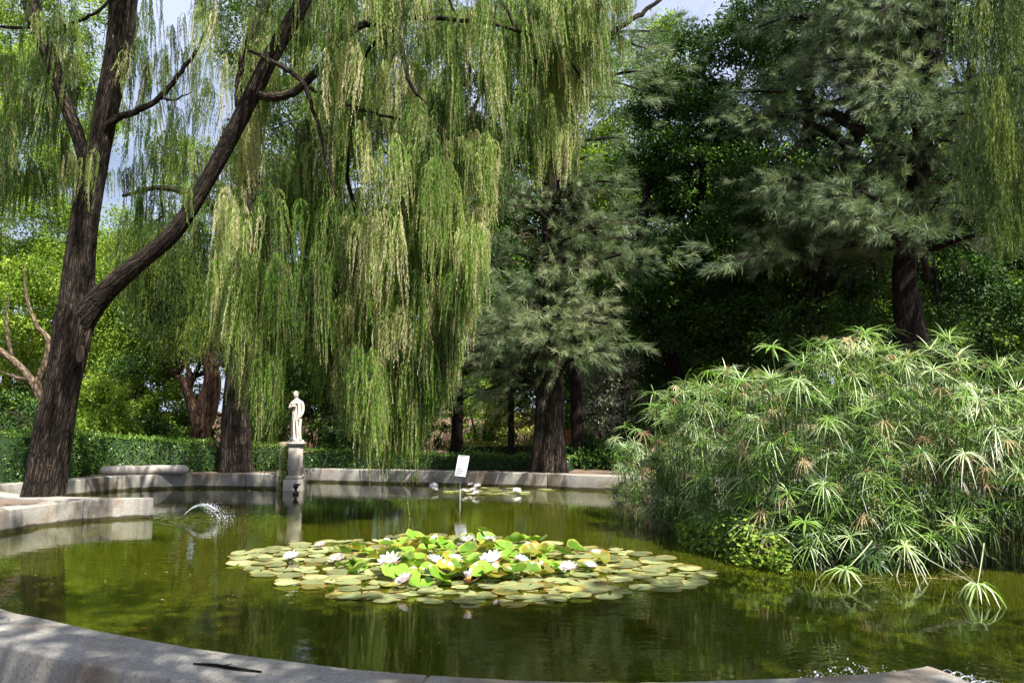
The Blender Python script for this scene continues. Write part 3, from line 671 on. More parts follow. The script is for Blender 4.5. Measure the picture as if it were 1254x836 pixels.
# ------------------------------------------------------------------ 2. second weeping tree behind, at the kerb
def weeping_tree2():
    b0 = G(290, 583, .30); d = float(b0[1]) + 1.5; b0 = P(290, 578, d); b0[2] = .28
    t = thing('weeping_tree', b0, 'darker weeping tree standing behind the kerb left of the statue, trunk half veiled', 'tree')
    b = MB(); p, r = pxpath([(289, 592, d, 48), (289, 578, d, 42), (289, 555, d, 37), (290, 500, d, 33), (296, 430, d, 30), (302, 350, d, 28), (300, 250, d, 26), (310, 150, d, 22), (320, 20, d, 16), (330, -100, d, 8)], 6)
    tube(b, p, r, 40, flute=.06, rough=.012); child_build(b, 'trunk', M['bark'], t, True)
    for q, lst in enumerate([[(300, 300, d, 14), (260, 250, d, 11), (200, 230, d, 7), (150, 240, d, 4)], [(303, 250, d, 14), (360, 190, d, 11), (430, 170, d, 8), (500, 200, d, 4)], [(300, 360, d, 9), (262, 330, d, 7), (225, 320, d, 4)]]):
        b = MB(); p, r = pxpath(lst, 5); tube(b, p, r, 10, rough=.03); child_build(b, 'limb', M['bark'], t, True)
    f = MB(); T_ = []; L_ = []; R_ = []; N_ = []
    for _ in range(330):
        x = U(150, 560); yb = np.interp(x, [150, 200, 260, 300, 360, 420, 520, 560], [400, 470, 470, 440, 480, 520, 480, 420])
        y = U(-40 if x > 250 else 255, yb - 60); dd_ = d + U(-1.5, 2.0); L = U(1, 2.6); lp = min(L / pix(dd_), (yb - y) * U(.8, 1))
        T_.append(P(x, y, dd_)); L_.append(lp * pix(dd_)); R_.append(U(.2, .45)); N_.append(U(.2, .9))
    weeping(f, None, T_, L_, R_, N_, nst=12, step=.045, leaf=.12, wid=.022)
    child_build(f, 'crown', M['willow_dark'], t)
weeping_tree2()

# third weeping tree: overhanging from the right edge, nearer the camera
def weeping_tree3():
    b0 = np.array([12.2, 12.0, .25])
    t = thing('weeping_tree', b0, 'dark green weeping boughs hanging in at the upper right edge of the view', 'tree')
    b = MB(); tube(b, smooth_path([(12.2, 12.0, -.1), (12.2, 12, 1), (12.0, 11.9, 4), (11.2, 11.5, 7.5), (10.3, 11, 10)]), np.linspace(.42, .14, 25), 26, flute=.06); child_build(b, 'trunk', M['bark_dark'], t, True)
    b = MB(); tube(b, smooth_path([(11.3, 11.6, 7.2), (9.5, 11, 8.6), (7.8, 10.6, 8.9), (6.9, 10.4, 8.6)]), np.linspace(.16, .03, 19), 12); child_build(b, 'limb', M['bark_dark'], t, True)
    f = MB(); T_ = []; L_ = []; R_ = []; N_ = []
    for _ in range(110):
        x = 1170 + 110 * U(0, 1) ** .7; yb = np.interp(x, [1165, 1190, 1215, 1254, 1290], [200, 300, 345, 345, 360]); dd_ = U(9.5, 11.5)
        y = U(-60, yb - 50); L = U(.8, 1.8); lp = min(L / pix(dd_), (yb - y) * U(.85, 1))
        T_.append(P(x, y, dd_)); L_.append(lp * pix(dd_)); R_.append(U(.10, .22)); N_.append(U(.2, .95))
    weeping(f, None, T_, L_, R_, N_, nst=12)
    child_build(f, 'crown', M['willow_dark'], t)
weeping_tree3()

# ------------------------------------------------------------------ feathery conifers
def feathery(name, label, d, trunk_px, boughs, mats, tone=(.1, .8), per=44, group=None, base_z=.28, tdens=11, spread=.42, ln=.38):
    b0 = P(trunk_px[0][0], trunk_px[0][1], d); b0[2] = base_z
    t = thing(name, b0, label, 'tree', group)
    b = MB(); p, r = pxpath([(x, y, dd_, w) for x, y, dd_, w in trunk_px], 6)
    tube(b, p, r, 36, flute=.07, rough=.015, seed=int(trunk_px[0][0])); child_build(b, 'trunk', M[mats[0]], t, True)
    lb = MB(); f = MB()
    for (x0, y0, x1, y1, d1, wd) in boughs:
        a = P(x0, y0, d); e = P(x1, y1, d1); L_ = np.linalg.norm(e - a)
        p = limb(lb, a, e, .05 + .012 * L_, .012, .10, .10, 6, 9, seed=int(x1 * 7 + y1))
        n = max(6, int(L_ * tdens * 1.5 * wd))
        tt = U(.35, 1.0, n); idx = tt * 8; i0 = np.minimum(idx.astype(int), 7); fr = (idx - i0)[:, None]
        c = p[i0] * (1 - fr) + p[i0 + 1] * fr
        sp = rng.normal(0, 1, (n, 3)) * np.array([1, 1, .35]) * spread * wd
        c2 = c + sp
        out = unit(e - a); dr = unit(out * .8 + sp * .8 + rng.normal(0, .25, (n, 3)) + np.array([0, 0, -.12]))
        base_t = U(*tone) * .6
        tufts(f, c2, dr, int(per * 1.5), ln * U(.6, 1.0), .0075, np.clip(base_t + U(0, .35, n) + .10 * (sp[:, 2] > 0), 0, 1))
        # twigs into the tufts
        for q in range(0, n, 4):
            tube(lb, [c[q], (c[q] + c2[q]) / 2 + [0, 0, .03], c2[q]], [.010, .008, .004], 3, cap=False)
    child_build(lb, 'boughs', M[mats[0]], t); child_build(f, 'crown', M[mats[1]], t)
    return t
dc = float(G(672, 581, .3)[1]) + .5
bl = []
for (x1, y1) in [(668, 345), (690, 350), (660, 390), (685, 400), (672, 420), (660, 160), (600, 395), (570, 430), (545, 455), (620, 430), (650, 380), (600, 350), (625, 360), (650, 400), (700, 360), (735, 375), (760, 400), (720, 410), (690, 430), (740, 430), (640, 300), (615, 310), (700, 290), (730, 270), (770, 260), (800, 300), (815, 320), (780, 330), (745, 310), (760, 290), (640, 255), (620, 235), (700, 235), (740, 215), (770, 225), (720, 190), (760, 170), (690, 150), (730, 120), (780, 110), (800, 60), (760, 60), (830, 40), (810, 90), (640, 180), (610, 200), (660, 120), (590, 470), (610, 500), (560, 490), (790, 280), (660, 340), (610, 380), (585, 410), (700, 330)]:
    y0 = min(470, y1 + U(-5, 55)); bl.append((675 + U(-4, 4), y0, x1 + U(-8, 8), y1, dc + (U(-2.6, -1.6) if abs(x1 - 675) < 30 else U(-2.6, 1.2)), U(.8, 1.25)))
feathery('conifer', 'feathery grey green conifer with straight brown trunk right of the sign', dc, [(672, 600, dc, 64), (672, 583, dc, 50), (672, 560, dc, 42), (673, 520, dc, 36), (674, 450, dc, 33), (676, 350, dc, 30), (680, 250, dc, 30), (682, 150, dc, 26), (690, 20, dc, 18), (700, -100, dc, 8)], bl, ('bark', 'needle'), tone=(.2, 1.0), tdens=8.5)
tc_ = [o for o in C.objects if o.get('label', '').startswith('feathery grey green conifer')][0]
b = MB()
for q in range(26):
    y = U(230, 340); sd = 1 if U(0, 1) < .6 else -1; a = P(678, y + U(0, 20), dc - .15); e = P(678 + sd * U(35, 110), y + U(-25, 15), dc - U(.3, 1.6))
    p = limb(b, a, e, .022, .006, .08, .35, 5, 8, seed=q + 300)
    for m_ in range(4):
        i_ = 3 + m_; limb(b, p[i_], p[i_] + unit(rng.standard_normal(3) + (e - a) * .5 + [0, 0, -.2]) * U(.2, .6), .008, .003, .05, .4, 4, 5, seed=q * 7 + m_)
child_build(b, 'dead_twigs', M['bark_pale'], tc_)

# pale sprays in front of the dark trees on the right: two leaning conifers
dr1 = 21.0
bl = []
for _ in range(40):
    x1 = U(880, 1130); y1 = U(20, 330); bl.append((np.interp(y1, [0, 340], [1085, 1010]) + U(-10, 10), y1 + U(0, 50), x1, y1, dr1 + U(-3.5, .5), U(.7, 1.1)))
feathery('conifer', 'leaning conifer with drooping pale sprays before the dark trees, thin slanting trunk', dr1, [(990, 500, dr1, 26), (995, 440, dr1, 20), (1010, 340, dr1, 17), (1035, 220, dr1, 15), (1060, 110, dr1, 14), (1090, 0, dr1, 17), (1120, -110, dr1, 10)], bl, ('bark_dark', 'needle'), tone=(.0, .6), per=46, ln=.42, tdens=8)
dr2 = 19.0
bl = []
for _ in range(46):
    x1 = U(1010, 1290); y1 = U(-30, 310); bl.append((1130 + U(-10, 10), y1 + U(0, 60), x1, y1, dr2 + U(-3.5, 1.0), U(.7, 1.15)))
feathery('conifer', 'conifer with broad flared trunk behind the papyrus and silvery sprays above', dr2, [(1115, 470, dr2, 60), (1116, 425, dr2, 44), (1112, 380, dr2, 32), (1108, 330, dr2, 27), (1120, 250, dr2, 24), (1135, 120, dr2, 22), (1150, -20, dr2, 18), (1160, -140, dr2, 10)], bl, ('bark_dark', 'needle'), tone=(.05, .8), per=46, ln=.42, tdens=8)

# ------------------------------------------------------------------ broadleaf trees and shrubs
def tree(name, label, base, trunks, lobes, mats, clumps, per, size, cr=.5, shell=(.5, 1), tone=(.1, .8), cat='tree', group=None, lobe_px=True, limbs=True):
    t = thing(name, base, label, cat, group)
    b = MB()
    for lst in trunks:
        p, r = pxpath(lst, 6) if lobe_px else (smooth_path(lst[0]), lst[1])
        r = np.array(r) * np.clip((len(r) - np.arange(len(r))) / 7, .05, 1)
        tube(b, p, r, 20, flute=.06, rough=.02, seed=len(lst))
    L3 = []
    for l in lobes:
        if lobe_px:
            x, y, d, rx, ry, rd = l; c = P(x, y, d); L3.append((*c, rx * pix(d), rd, ry * pix(d)))
        else: L3.append(l)
    if trunks: child_build(b, 'trunk', M[mats[0]], t, True)
    if limbs and trunks:
        lb = MB(); top = p
        for k, l in enumerate(L3):
            a = top[min(len(top) - 1, int(len(top) * (.45 + .5 * ((k * 37) % 10) / 10)))]
            q = limb(lb, a, l[:3], .09, .03, .08, .25, 7, 8, seed=k)
            for m_ in range(5):
                e = np.array(l[:3]) + unit(rng.standard_normal(3)) * np.array(l[3:6]) * .8
                limb(lb, q[-2], e, .03, .008, .05, .3, 4, 6, seed=k * 9 + m_)
        child_build(lb, 'limbs', M[mats[0]], t)
    f = MB(); broad(f, L3, clumps, per, size, cr, shell, tone)
    child_build(f, 'crown', M[mats[1]], t)
    return t
def base_at(x, d): 
    b = P(x, 500, d); b[2] = .28; return b

# dark evergreen masses on the right
tree('evergreen_tree', 'dark evergreen tree with slanting black trunk rising from behind the pale shrub', base_at(830, 25),
     [[(835, 520, 25, 26), (830, 470, 25, 20), (818, 430, 25, 17), (797, 390, 25, 15), (780, 360, 25, 12), (790, 250, 25, 10), (820, 120, 25, 8)], [(818, 435, 25, 14), (845, 340, 25, 12), (860, 220, 25, 9), (870, 80, 25, 7)]],
     [(830, 330, 25, 60, 55, 2), (790, 220, 26, 45, 60, 2), (860, 200, 25.5, 75, 75, 2.5), (840, 90, 26, 50, 60, 2), (900, 300, 25, 70, 70, 2.5), (870, 400, 24.5, 70, 45, 2), (790, 400, 26, 40, 50, 1.5), (910, 110, 25, 80, 80, 2.5), (950, 20, 25, 80, 60, 2.5), (800, 130, 27, 30, 55, 1.5)],
     ('bark_dark', 'ficus'), 620, 170, .13, .5)
tree('evergreen_tree', 'broad dark evergreen with two thick shadowed trunks behind the middle of the papyrus', base_at(1020, 27),
     [[(1040, 520, 27, 34), (1035, 420, 27, 24), (1020, 330, 27, 20), (1000, 240, 27, 16), (990, 120, 27, 15), (1000, 0, 27, 10)], [(1035, 420, 27, 28), (1070, 300, 27, 22), (1090, 150, 27, 15), (1110, 0, 27, 10)]],
     [(960, 200, 26.5, 90, 80, 2.5), (1010, 90, 27, 90, 80, 3), (1060, 230, 26.5, 80, 90, 2.5), (980, 330, 26, 90, 65, 2), (1090, 20, 27, 90, 70, 3), (940, 410, 25.5, 90, 45, 2), (1060, 370, 24, 60, 50, 1.5), (1010, 0, 28, 90, 60, 2.5), (960, 350, 23.5, 60, 50, 1.5), (900, 380, 24, 60, 50, 1.5), (1010, 410, 23.5, 50, 30, 1.2), (985, 385, 20.3, 40, 38, .9), (1040, 400, 20, 34, 26, .8), (950, 420, 20.5, 36, 26, .8), (1075, 360, 20.5, 30, 34, .8), (1150, 380, 20.5, 26, 40, .8), (1000, 300, 22, 60, 50, 1.3), (1080, 270, 22, 60, 50, 1.3), (920, 240, 22, 50, 50, 1.3)],
     ('bark_dark', 'ficus'), 700, 160, .13, .48, tone=(0, .8))
tree('evergreen_tree', 'dark evergreen closing the right edge behind the hanging boughs', base_at(1210, 26),
     [[(1215, 520, 26, 26), (1205, 420, 26, 20), (1190, 300, 26, 17), (1185, 150, 26, 18), (1200, 0, 26, 10)]],
     [(1190, 90, 26, 90, 90, 3), (1250, 200, 25, 80, 90, 3), (1160, 250, 26, 70, 70, 2.5), (1230, 350, 26, 90, 60, 2), (1150, 360, 27, 70, 60, 1.5), (1300, 80, 25, 80, 90, 3), (1290, 330, 25, 70, 90, 2.5), (1170, 330, 23.5, 45, 60, 1.3), (1230, 390, 23.5, 60, 50, 1.3), (1150, 0, 27, 80, 60, 2.5), (1200, 440, 27, 90, 25, 1.5)],
     ('bark_dark', 'ficus'), 560, 170, .13, .6, tone=(0, .65))
# unseen canopy added above the picture to keep the right background in shade
tree('evergreen_tree', 'unseen tall evergreen added to cast shade over the right side of the garden', np.array([18, 17, .28]),
     [[[(18, 17, -.1), (17.8, 17, 3), (17, 17, 8), (15, 17, 12), (12.5, 17.5, 15)], np.linspace(.5, .15, 25)]],
     [(9, 17.5, 14.6, 3.6, 3.2, 1.8), (13, 17, 14.5, 3.6, 3.6, 2), (6.5, 20.5, 15.4, 2.8, 2.8, 1.4), (11, 21.5, 16, 4, 3, 1.8), (15.5, 20.5, 15.5, 3.5, 3.5, 2), (14.5, 13.5, 12.5, 3, 3, 2)],
     ('bark_dark', 'ficus'), 330, 90, .22, .6, tone=(.1, .6), lobe_px=False)
# bright trees at the left
tree('broadleaf_tree', 'sunny light green tree with pale twisting boughs behind the left hedge', base_at(48, 24),
     [[(55, 545, 24, 17), (50, 490, 24, 12), (38, 465, 24, 9), (15, 440, 24, 8), (-15, 420, 24, 7), (-50, 400, 24, 5)], [(50, 492, 24, 11), (46, 470, 23.9, 9), (57, 440, 23.8, 8), (59, 415, 23.8, 7), (44, 397, 23.7, 5), (32, 360, 23.7, 4), (30, 320, 23.7, 2)], [(57, 430, 23.8, 5), (72, 400, 23.8, 4), (80, 360, 23.8, 2)], [(15, 440, 24, 5), (8, 400, 24, 4), (12, 350, 24, 2)], [(38, 465, 24, 5), (20, 462, 23.8, 4), (-10, 450, 23.8, 2)]],
     [(15, 380, 25.5, 55, 40, 1.5), (60, 340, 26, 50, 40, 1.6), (0, 300, 26, 55, 40, 1.6), (40, 250, 26, 50, 35, 1.5), (90, 300, 27, 40, 40, 1.3), (-30, 220, 26, 50, 50, 1.5), (20, 150, 27, 45, 45, 1.5), (0, 440, 26.5, 45, 28, 1.2), (80, 190, 27, 30, 40, 1.2), (0, 70, 27, 50, 50, 1.6), (70, 80, 28, 50, 45, 1.6), (115, 150, 29, 35, 45, 1.4), (90, 10, 28, 50, 45, 1.6), (10, 0, 27, 50, 40, 1.6)],
     ('bark_pale', 'lime'), 520, 150, .12, .55, tone=(.15, .95), limbs=False)
tree('broadleaf_tree', 'light green tree seen between the forked trunk and the hanging curtain', base_at(170, 30),
     [[(165, 545, 30, 18), (168, 480, 30, 14), (160, 400, 30, 11), (175, 320, 30, 8), (180, 240, 30, 5)]],
     [(150, 380, 30, 45, 40, 2), (200, 330, 30, 40, 45, 2), (150, 290, 30, 35, 35, 1.6), (225, 250, 31, 35, 40, 1.6), (185, 420, 30, 50, 30, 1.6), (215, 190, 31, 22, 30, 1.2), (140, 440, 30, 35, 30, 1.5)],
     ('bark_dark', 'lime'), 210, 150, .12, .6, tone=(0, .8))
tree('gnarled_tree', 'gnarled tree with a reddish flaking trunk behind the hedge left of the veiled trunk', base_at(245, 27),
     [[(243, 560, 27, 34), (245, 530, 27, 24), (254, 495, 27, 26), (260, 462, 27, 20), (250, 425, 27, 14), (215, 370, 27, 8)], [(245, 530, 27.1, 18), (236, 500, 27.2, 13), (226, 470, 27.3, 10), (205, 450, 27.4, 7)]],
     [(225, 400, 28, 60, 35, 2), (290, 370, 28, 60, 50, 2), (180, 440, 28.5, 50, 25, 1.5), (240, 340, 28, 60, 40, 2), (340, 400, 28.5, 50, 50, 2), (400, 440, 29, 50, 40, 2), (330, 300, 29, 60, 50, 2)],
     ('bark_red', 'ficus'), 300, 130, .12, .6, tone=(.1, .95))
tree('round_shrub', 'rounded bright green shrub glowing behind the hedge beside the big trunk', base_at(122, 22.5), [[(122, 560, 22.5, 8), (122, 510, 22.5, 5)]],
     [(118, 510, 22.5, 28, 34, .8), (130, 495, 22.5, 24, 28, .7), (112, 482, 22.6, 20, 20, .6), (142, 518, 22.4, 18, 26, .6), (125, 530, 22.4, 34, 18, .8)],
     ('bark_dark', 'lime'), 150, 90, .10, .28, (.6, 1), (.3, 1), 'shrub', limbs=False)
tree('silvery_shrub', 'pale silvery leaved shrub between the conifer trunk and the slanting black trunk', base_at(742, 24), [[(745, 560, 24, 9), (745, 500, 24, 6), (740, 440, 24, 4)], [(748, 540, 24, 7), (765, 480, 24, 5), (775, 450, 24, 3)]],
     [(738, 470, 24, 24, 30, .7), (762, 485, 24, 22, 28, .7), (745, 440, 24, 18, 20, .6), (722, 500, 24, 14, 26, .5), (755, 515, 23.8, 26, 18, .6), (770, 450, 24, 14, 22, .5), (735, 415, 24, 12, 14, .5), (780, 500, 24.2, 16, 22, .5)],
     ('bark_pale', 'olive'), 110, 80, .10, .28, (.4, 1), (.1, 1), 'shrub', limbs=False)
tree('broadleaf_tree', 'tall mid green tree whose top fills in behind the hanging curtain', base_at(400, 31),
     [[(400, 545, 31, 22), (402, 450, 31, 17), (410, 300, 31, 13), (420, 150, 31, 9), (430, 20, 31, 6)]],
     [(300, 40, 31, 60, 50, 2.2), (400, 20, 31, 70, 60, 2.2), (500, 40, 31, 70, 60, 2.2), (350, 130, 31, 60, 55, 2.2), (440, 140, 31, 70, 60, 2.2), (540, 150, 31, 60, 60, 2.2), (330, 220, 31, 55, 50, 2), (430, 250, 31, 70, 55, 2), (540, 270, 31, 60, 55, 2), (600, 60, 31, 60, 60, 2)],
     ('bark_dark', 'mid'), 520, 130, .15, .65, tone=(.1, 1))
tree('broadleaf_tree', 'light green tree glimpsed behind the top of the conifer', base_at(700, 33),
     [[(700, 545, 33, 18), (702, 400, 33, 13), (705, 200, 33, 9), (700, 60, 33, 5)]],
     [(690, 60, 33, 60, 60, 2.2), (760, 120, 33, 55, 60, 2.2), (640, 160, 33, 50, 60, 2), (700, 200, 33, 60, 60, 2), (810, 70, 33, 35, 50, 1.6), (760, 230, 33, 50, 50, 2), (650, 20, 33, 40, 50, 2)],
     ('bark_dark', 'lime'), 340, 130, .15, .65, tone=(.0, .8))
# thin and dark stems of trees behind
def pole_tree(label, x, d, ytop, w, lean, lobes, mat='ficus'):
    return tree('slim_tree', label, base_at(x, d), [[(x, 560, d, w * 1.4), (x, 540, d, w), (x + lean * .4, 480, d, w * .9), (x + lean, ytop, d, w * .7), (x + lean * 1.5, ytop - 120, d, w * .4)]], lobes, ('bark_dark', mat), 120, 120, .12, .55, tone=(0, .8))
pole_tree('slim dark trunk leaning close behind the right side of the conifer trunk', 708, 22.5, 430, 16, -6, [(700, 400, 23, 40, 35, 1.3), (740, 350, 23.5, 40, 40, 1.3), (690, 320, 24, 40, 40, 1.2)])
pole_tree('very slim dark trunk standing between the hanging curtain and the conifer', 626, 24, 430, 8, 0, [(620, 430, 25, 50, 28, 1.2), (590, 400, 25.5, 45, 35, 1.3), (640, 380, 26, 40, 35, 1.3)], 'mid')
pole_tree('dark trunk just right of the hanging curtain', 560, 25, 430, 15, 2, [(560, 420, 26, 40, 40, 1.3), (590, 330, 26, 50, 50, 1.5), (610, 250, 26.5, 40, 40, 1.3)])
pole_tree('dark trunk seen through the tresses right of the statue', 449, 25, 420, 19, 2, [(440, 400, 26, 60, 40, 1.5), (470, 330, 26, 60, 40, 1.5), (520, 380, 26.5, 40, 40, 1.3)], 'mid')
pole_tree('slim dark trunk deep in the shade behind the right end of the far kerb', 760, 28, 400, 12, -4, [(800, 440, 28.5, 50, 35, 1.5), (760, 380, 29, 45, 35, 1.3)])

# backdrop: trees far behind that close the view
BG = 'trees closing the view far behind the garden'
protos = []
for k, (mat, tn) in enumerate([('mid', (.1, .9)), ('ficus', (.2, 1)), ('lime', (0, .7))]):
    b0 = np.array([0., 0., 0.])
    t = thing('background_tree', b0, 'leafy tree far behind the garden, one of the row closing the view', 'tree', BG)
    b = MB(); tube(b, smooth_path([(0, 0, -.3), (.1, 0, 3), (0, .2, 6), (.2, 0, 9)]), np.linspace(.35, .1, 19), 12, flute=.05); child_build(b, 'trunk', M['bark_dark'], t, True)
    f = MB(); lb_ = [(0, 0, 8.5, 3.2, 3, 2.4), (2.2, -.5, 6.2, 2.6, 2.4, 2.2), (-2.2, .3, 6, 2.6, 2.4, 2.2), (.3, -1.2, 4.4, 2.8, 2.2, 1.8), (-1, 0, 10.3, 1.9, 1.8, 1.5), (1.4, .4, 2.6, 2.2, 2, 1.5), (-2, 0, 2.5, 2.2, 2, 1.5)]
    broad(f, lb_, 260, 110, .24, .75, (.5, 1), tn); child_build(f, 'crown', M[mat], t); protos.append(t)
used = [False] * 3
BGL = {0: 'mid green leafy tree far behind the garden, in the row closing the view', 1: 'dark leafy tree far behind the garden, in the row closing the view', 2: 'light green leafy tree far behind the garden, in the row closing the view'}
for q in range(17):
    x = -33 + q * 4.3 + U(-1, 1); y = 37 + U(-3, 4) + (3 if q % 2 else 0); k = 2 if (x < -16 or x > 4) and q % 2 == 0 else (q % 2)
    sc_ = (U(.75, .9) if x < -4 else U(1.2, 1.5))
    o = protos[k] if not used[k] else copy_tree(protos[k]); used[k] = True
    o.location = (x, y, .2); o.rotation_euler = (0, 0, U(0, 6.28)); o.scale = (sc_ * 1.05, sc_ * 1.05, sc_); o['label'] = BGL[k]
# low shrub masses in the gloom behind the hedges
shr = MB()
def shrub(name, label, x, y, d, rx, ry, mat, n=60, size=.11, tone=(0, .8), cat='shrub', group=None):
    c = P(x, y, d); b0 = np.array([c[0], c[1], .28]); t = thing(name, b0, label, cat, group)
    f = MB(); h = max(.3, c[2] + ry * pix(d) - .28); R = rx * pix(d)
    broad(f, [(c[0], c[1], .28 + h * .5, R, R * .7, h * .5), (c[0] - R * .4, c[1] + .1, .28 + h * .35, R * .7, R * .5, h * .4), (c[0] + R * .45, c[1] - .1, .28 + h * .4, R * .6, R * .5, h * .42)], n, 85, size, .32, (.5, 1), tone)
    child_build(f, 'foliage', M[mat], t)
    b = MB()
    for q in range(5):
        a = q * 1.3; tube(b, [(c[0], c[1], .2), (c[0] + cos(a) * R * .3, c[1] + sin(a) * R * .2, .28 + h * .4), (c[0] + cos(a) * R * .6, c[1] + sin(a) * R * .4, .28 + h * .8)], [.03, .02, .008], 5)
    child_build(b, 'stems', M['bark_dark'], t)
for (x, y, d, rx, ry, mat, lab) in [
    (20, 505, 23, 60, 26, 'ficus', 'low dark shrub at the left edge above the hedge'),
    (175, 520, 24, 34, 20, 'ficus', 'low dark shrub right of the rounded bright shrub'),
    (190, 480, 28, 40, 40, 'lime', 'yellow green bush in the gloom left of the reddish trunk'),
    (205, 530, 23.6, 26, 12, 'mid', 'low mid green shrub before the reddish trunk'),
    (60, 500, 29, 60, 40, 'mid', 'mid green bush behind the pale twisting boughs'),
    (270, 500, 31, 60, 50, 'ficus', 'dark bush far back behind the reddish trunk'),
    (470, 470, 32, 70, 50, 'ficus', 'dark bush far back behind the hanging curtain'),
    (610, 470, 33, 60, 50, 'ficus', 'dark bush far back between the slim trunks'),
    (740, 470, 33, 60, 50, 'ficus', 'dark bush far back behind the silvery shrub'),
    (390, 500, 27, 40, 40, 'mid', 'shaded bush behind the statue to its right'),
    (330, 510, 28, 26, 36, 'lime', 'light green bush just left of the statue, behind the trunk'),
    (425, 530, 25, 34, 16, 'ficus', 'dark low shrub behind the low hedge right of the statue'),
    (500, 500, 29, 50, 40, 'mid', 'bush behind the curtain of strands in the middle'),
    (640, 500, 29, 46, 26, 'hedge_yellow', 'sunlit yellow green bush beyond the very slim trunk'),
    (590, 490, 30, 46, 34, 'lime', 'sunny green bush between the curtain and the very slim trunk'),
    (688, 490, 31, 30, 40, 'lime', 'green bush behind the conifer trunk'),
    (800, 510, 24, 50, 36, 'ficus', 'dark shrub behind the far right end of the kerb'),
    (730, 548, 22.5, 34, 16, 'ficus', 'low dark shrub right of the conifer foot'),
    (880, 480, 23, 70, 45, 'ficus', 'dark shrub mass behind the left part of the papyrus'),
    (1000, 460, 24, 80, 45, 'ficus', 'dark shrub mass behind the middle of the papyrus'),
    (1130, 470, 25, 70, 35, 'mid', 'shaded shrub mass behind the flared trunk'),
    (1230, 460, 24, 60, 40, 'ficus', 'dark shrub mass at the right edge behind the papyrus')]:
    shrub('garden_shrub', lab, x, y, d, rx, ry, mat)

# park wall far behind, seen through gaps, and a terracotta urn
b = MB(); box(b, (0, 35, .9), (76, .4, 1.9), bev=.02); box(b, (0, 35, 1.91), (76, .56, .12), bev=.02)
tag(b.build('garden_wall', M['wall']), 'long low ochre wall glimpsed behind the trunks at the back of the garden', 'wall')
c = P(697, 527, 27); b = MB()
lathe(b, (c[0], c[1], .28), [(0, 0), (.22, 0), (.24, .04), (.2, .08), (.3, .4), (.36, .7), (.34, .85), (.27, .93), (.3, .98), (.3, 1.02), (.25, 1.02), (.24, .95), (0, .93)], 20)
tag(b.build('terracotta_urn', M['pot'], smooth=True), 'terracotta urn half hidden between the conifer trunk and the slim dark trunk', 'urn')

# ------------------------------------------------------------------ hedges
def hedge(label, pts, width, mat, dens=520, size=.055, frm=.25):
    """pts: (x, y, top_z)"""
    p = smooth_path(pts, 6); n2 = np.gradient(p[:, :2], axis=0); n2 /= np.linalg.norm(n2, axis=1)[:, None]; nn = np.stack([n2[:, 1], -n2[:, 0]], 1)
    t = thing('hedge', (p[0, 0], p[0, 1], .2), label, 'hedge')
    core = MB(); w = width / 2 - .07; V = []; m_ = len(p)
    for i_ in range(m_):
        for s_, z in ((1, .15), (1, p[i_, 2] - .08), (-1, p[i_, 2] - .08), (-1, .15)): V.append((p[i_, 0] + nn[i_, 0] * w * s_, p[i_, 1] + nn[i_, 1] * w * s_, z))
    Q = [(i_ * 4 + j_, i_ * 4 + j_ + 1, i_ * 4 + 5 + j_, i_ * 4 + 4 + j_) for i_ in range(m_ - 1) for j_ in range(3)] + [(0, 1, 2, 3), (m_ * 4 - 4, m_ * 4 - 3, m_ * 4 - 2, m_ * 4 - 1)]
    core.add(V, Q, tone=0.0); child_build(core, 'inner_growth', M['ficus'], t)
    s = np.concatenate([[0], np.cumsum(np.linalg.norm(np.diff(p[:, :2], axis=0), axis=1))]); L_ = s[-1]
    H = p[:, 2].mean() - frm; f = MB()
    for face in ('front', 'back', 'top'):
        area_ = L_ * (width if face == 'top' else H); k = int(area_ * dens * (.25 if face == 'back' else 1))
        ss = U(0, L_, k); x = np.interp(ss, s, p[:, 0]); y = np.interp(ss, s, p[:, 1]); zt = np.interp(ss, s, p[:, 2])
        nx = np.interp(ss, s, nn[:, 0]); ny = np.interp(ss, s, nn[:, 1])
        bump_ = .035 * np.sin(ss * 7) * np.cos(ss * 3.1) + rng.normal(0, .028, k)
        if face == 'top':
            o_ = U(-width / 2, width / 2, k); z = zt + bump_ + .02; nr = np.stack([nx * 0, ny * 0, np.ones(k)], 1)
            tn = U(.35, 1, k)  # top leaves toned lighter than the sides: daylight put into the colour
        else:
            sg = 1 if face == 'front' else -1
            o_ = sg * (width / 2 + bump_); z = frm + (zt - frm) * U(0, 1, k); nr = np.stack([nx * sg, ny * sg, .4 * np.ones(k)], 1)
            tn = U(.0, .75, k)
        c_ = np.stack([x + nx * o_, y + ny * o_, z], 1)
        d_ = unit(nr * .5 + rng.standard_normal((k, 3)) * .7 + np.array([0, 0, .35 if face == 'top' else 0]))
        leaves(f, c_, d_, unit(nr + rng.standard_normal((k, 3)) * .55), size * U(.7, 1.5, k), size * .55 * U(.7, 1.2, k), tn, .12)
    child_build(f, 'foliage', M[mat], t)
def hp(x, ytop, d):
    a = P(x, ytop, d); return (a[0], a[1], a[2])
hedge('clipped bright topped hedge behind the big leaning trunk and the long stone', [hp(-60, 530, 16.9), hp(0, 531, 17.4), hp(60, 531, 18.7), hp(100, 532, 20.2), hp(160, 536, 21.2), hp(230, 541, 21.6), hp(300, 545, 21.8), hp(345, 547, 21.9)], .9, 'hedge', 620)
hedge('low dark clipped hedge running behind the far kerb from the statue to the conifer', [hp(366, 552, 23.0), hp(440, 553, 22.8), hp(520, 557, 22.6), hp(600, 558, 22.2), hp(655, 559, 21.9), hp(700, 560, 21.6)], .6, 'hedge', 560, .05)
hedge('sunlit yellow green clipped hedge beyond the low dark hedge', [hp(560, 545, 27.0), hp(620, 543, 27), hp(700, 543, 27), hp(745, 545, 26.8)], .8, 'hedge_yellow', 420, .06)

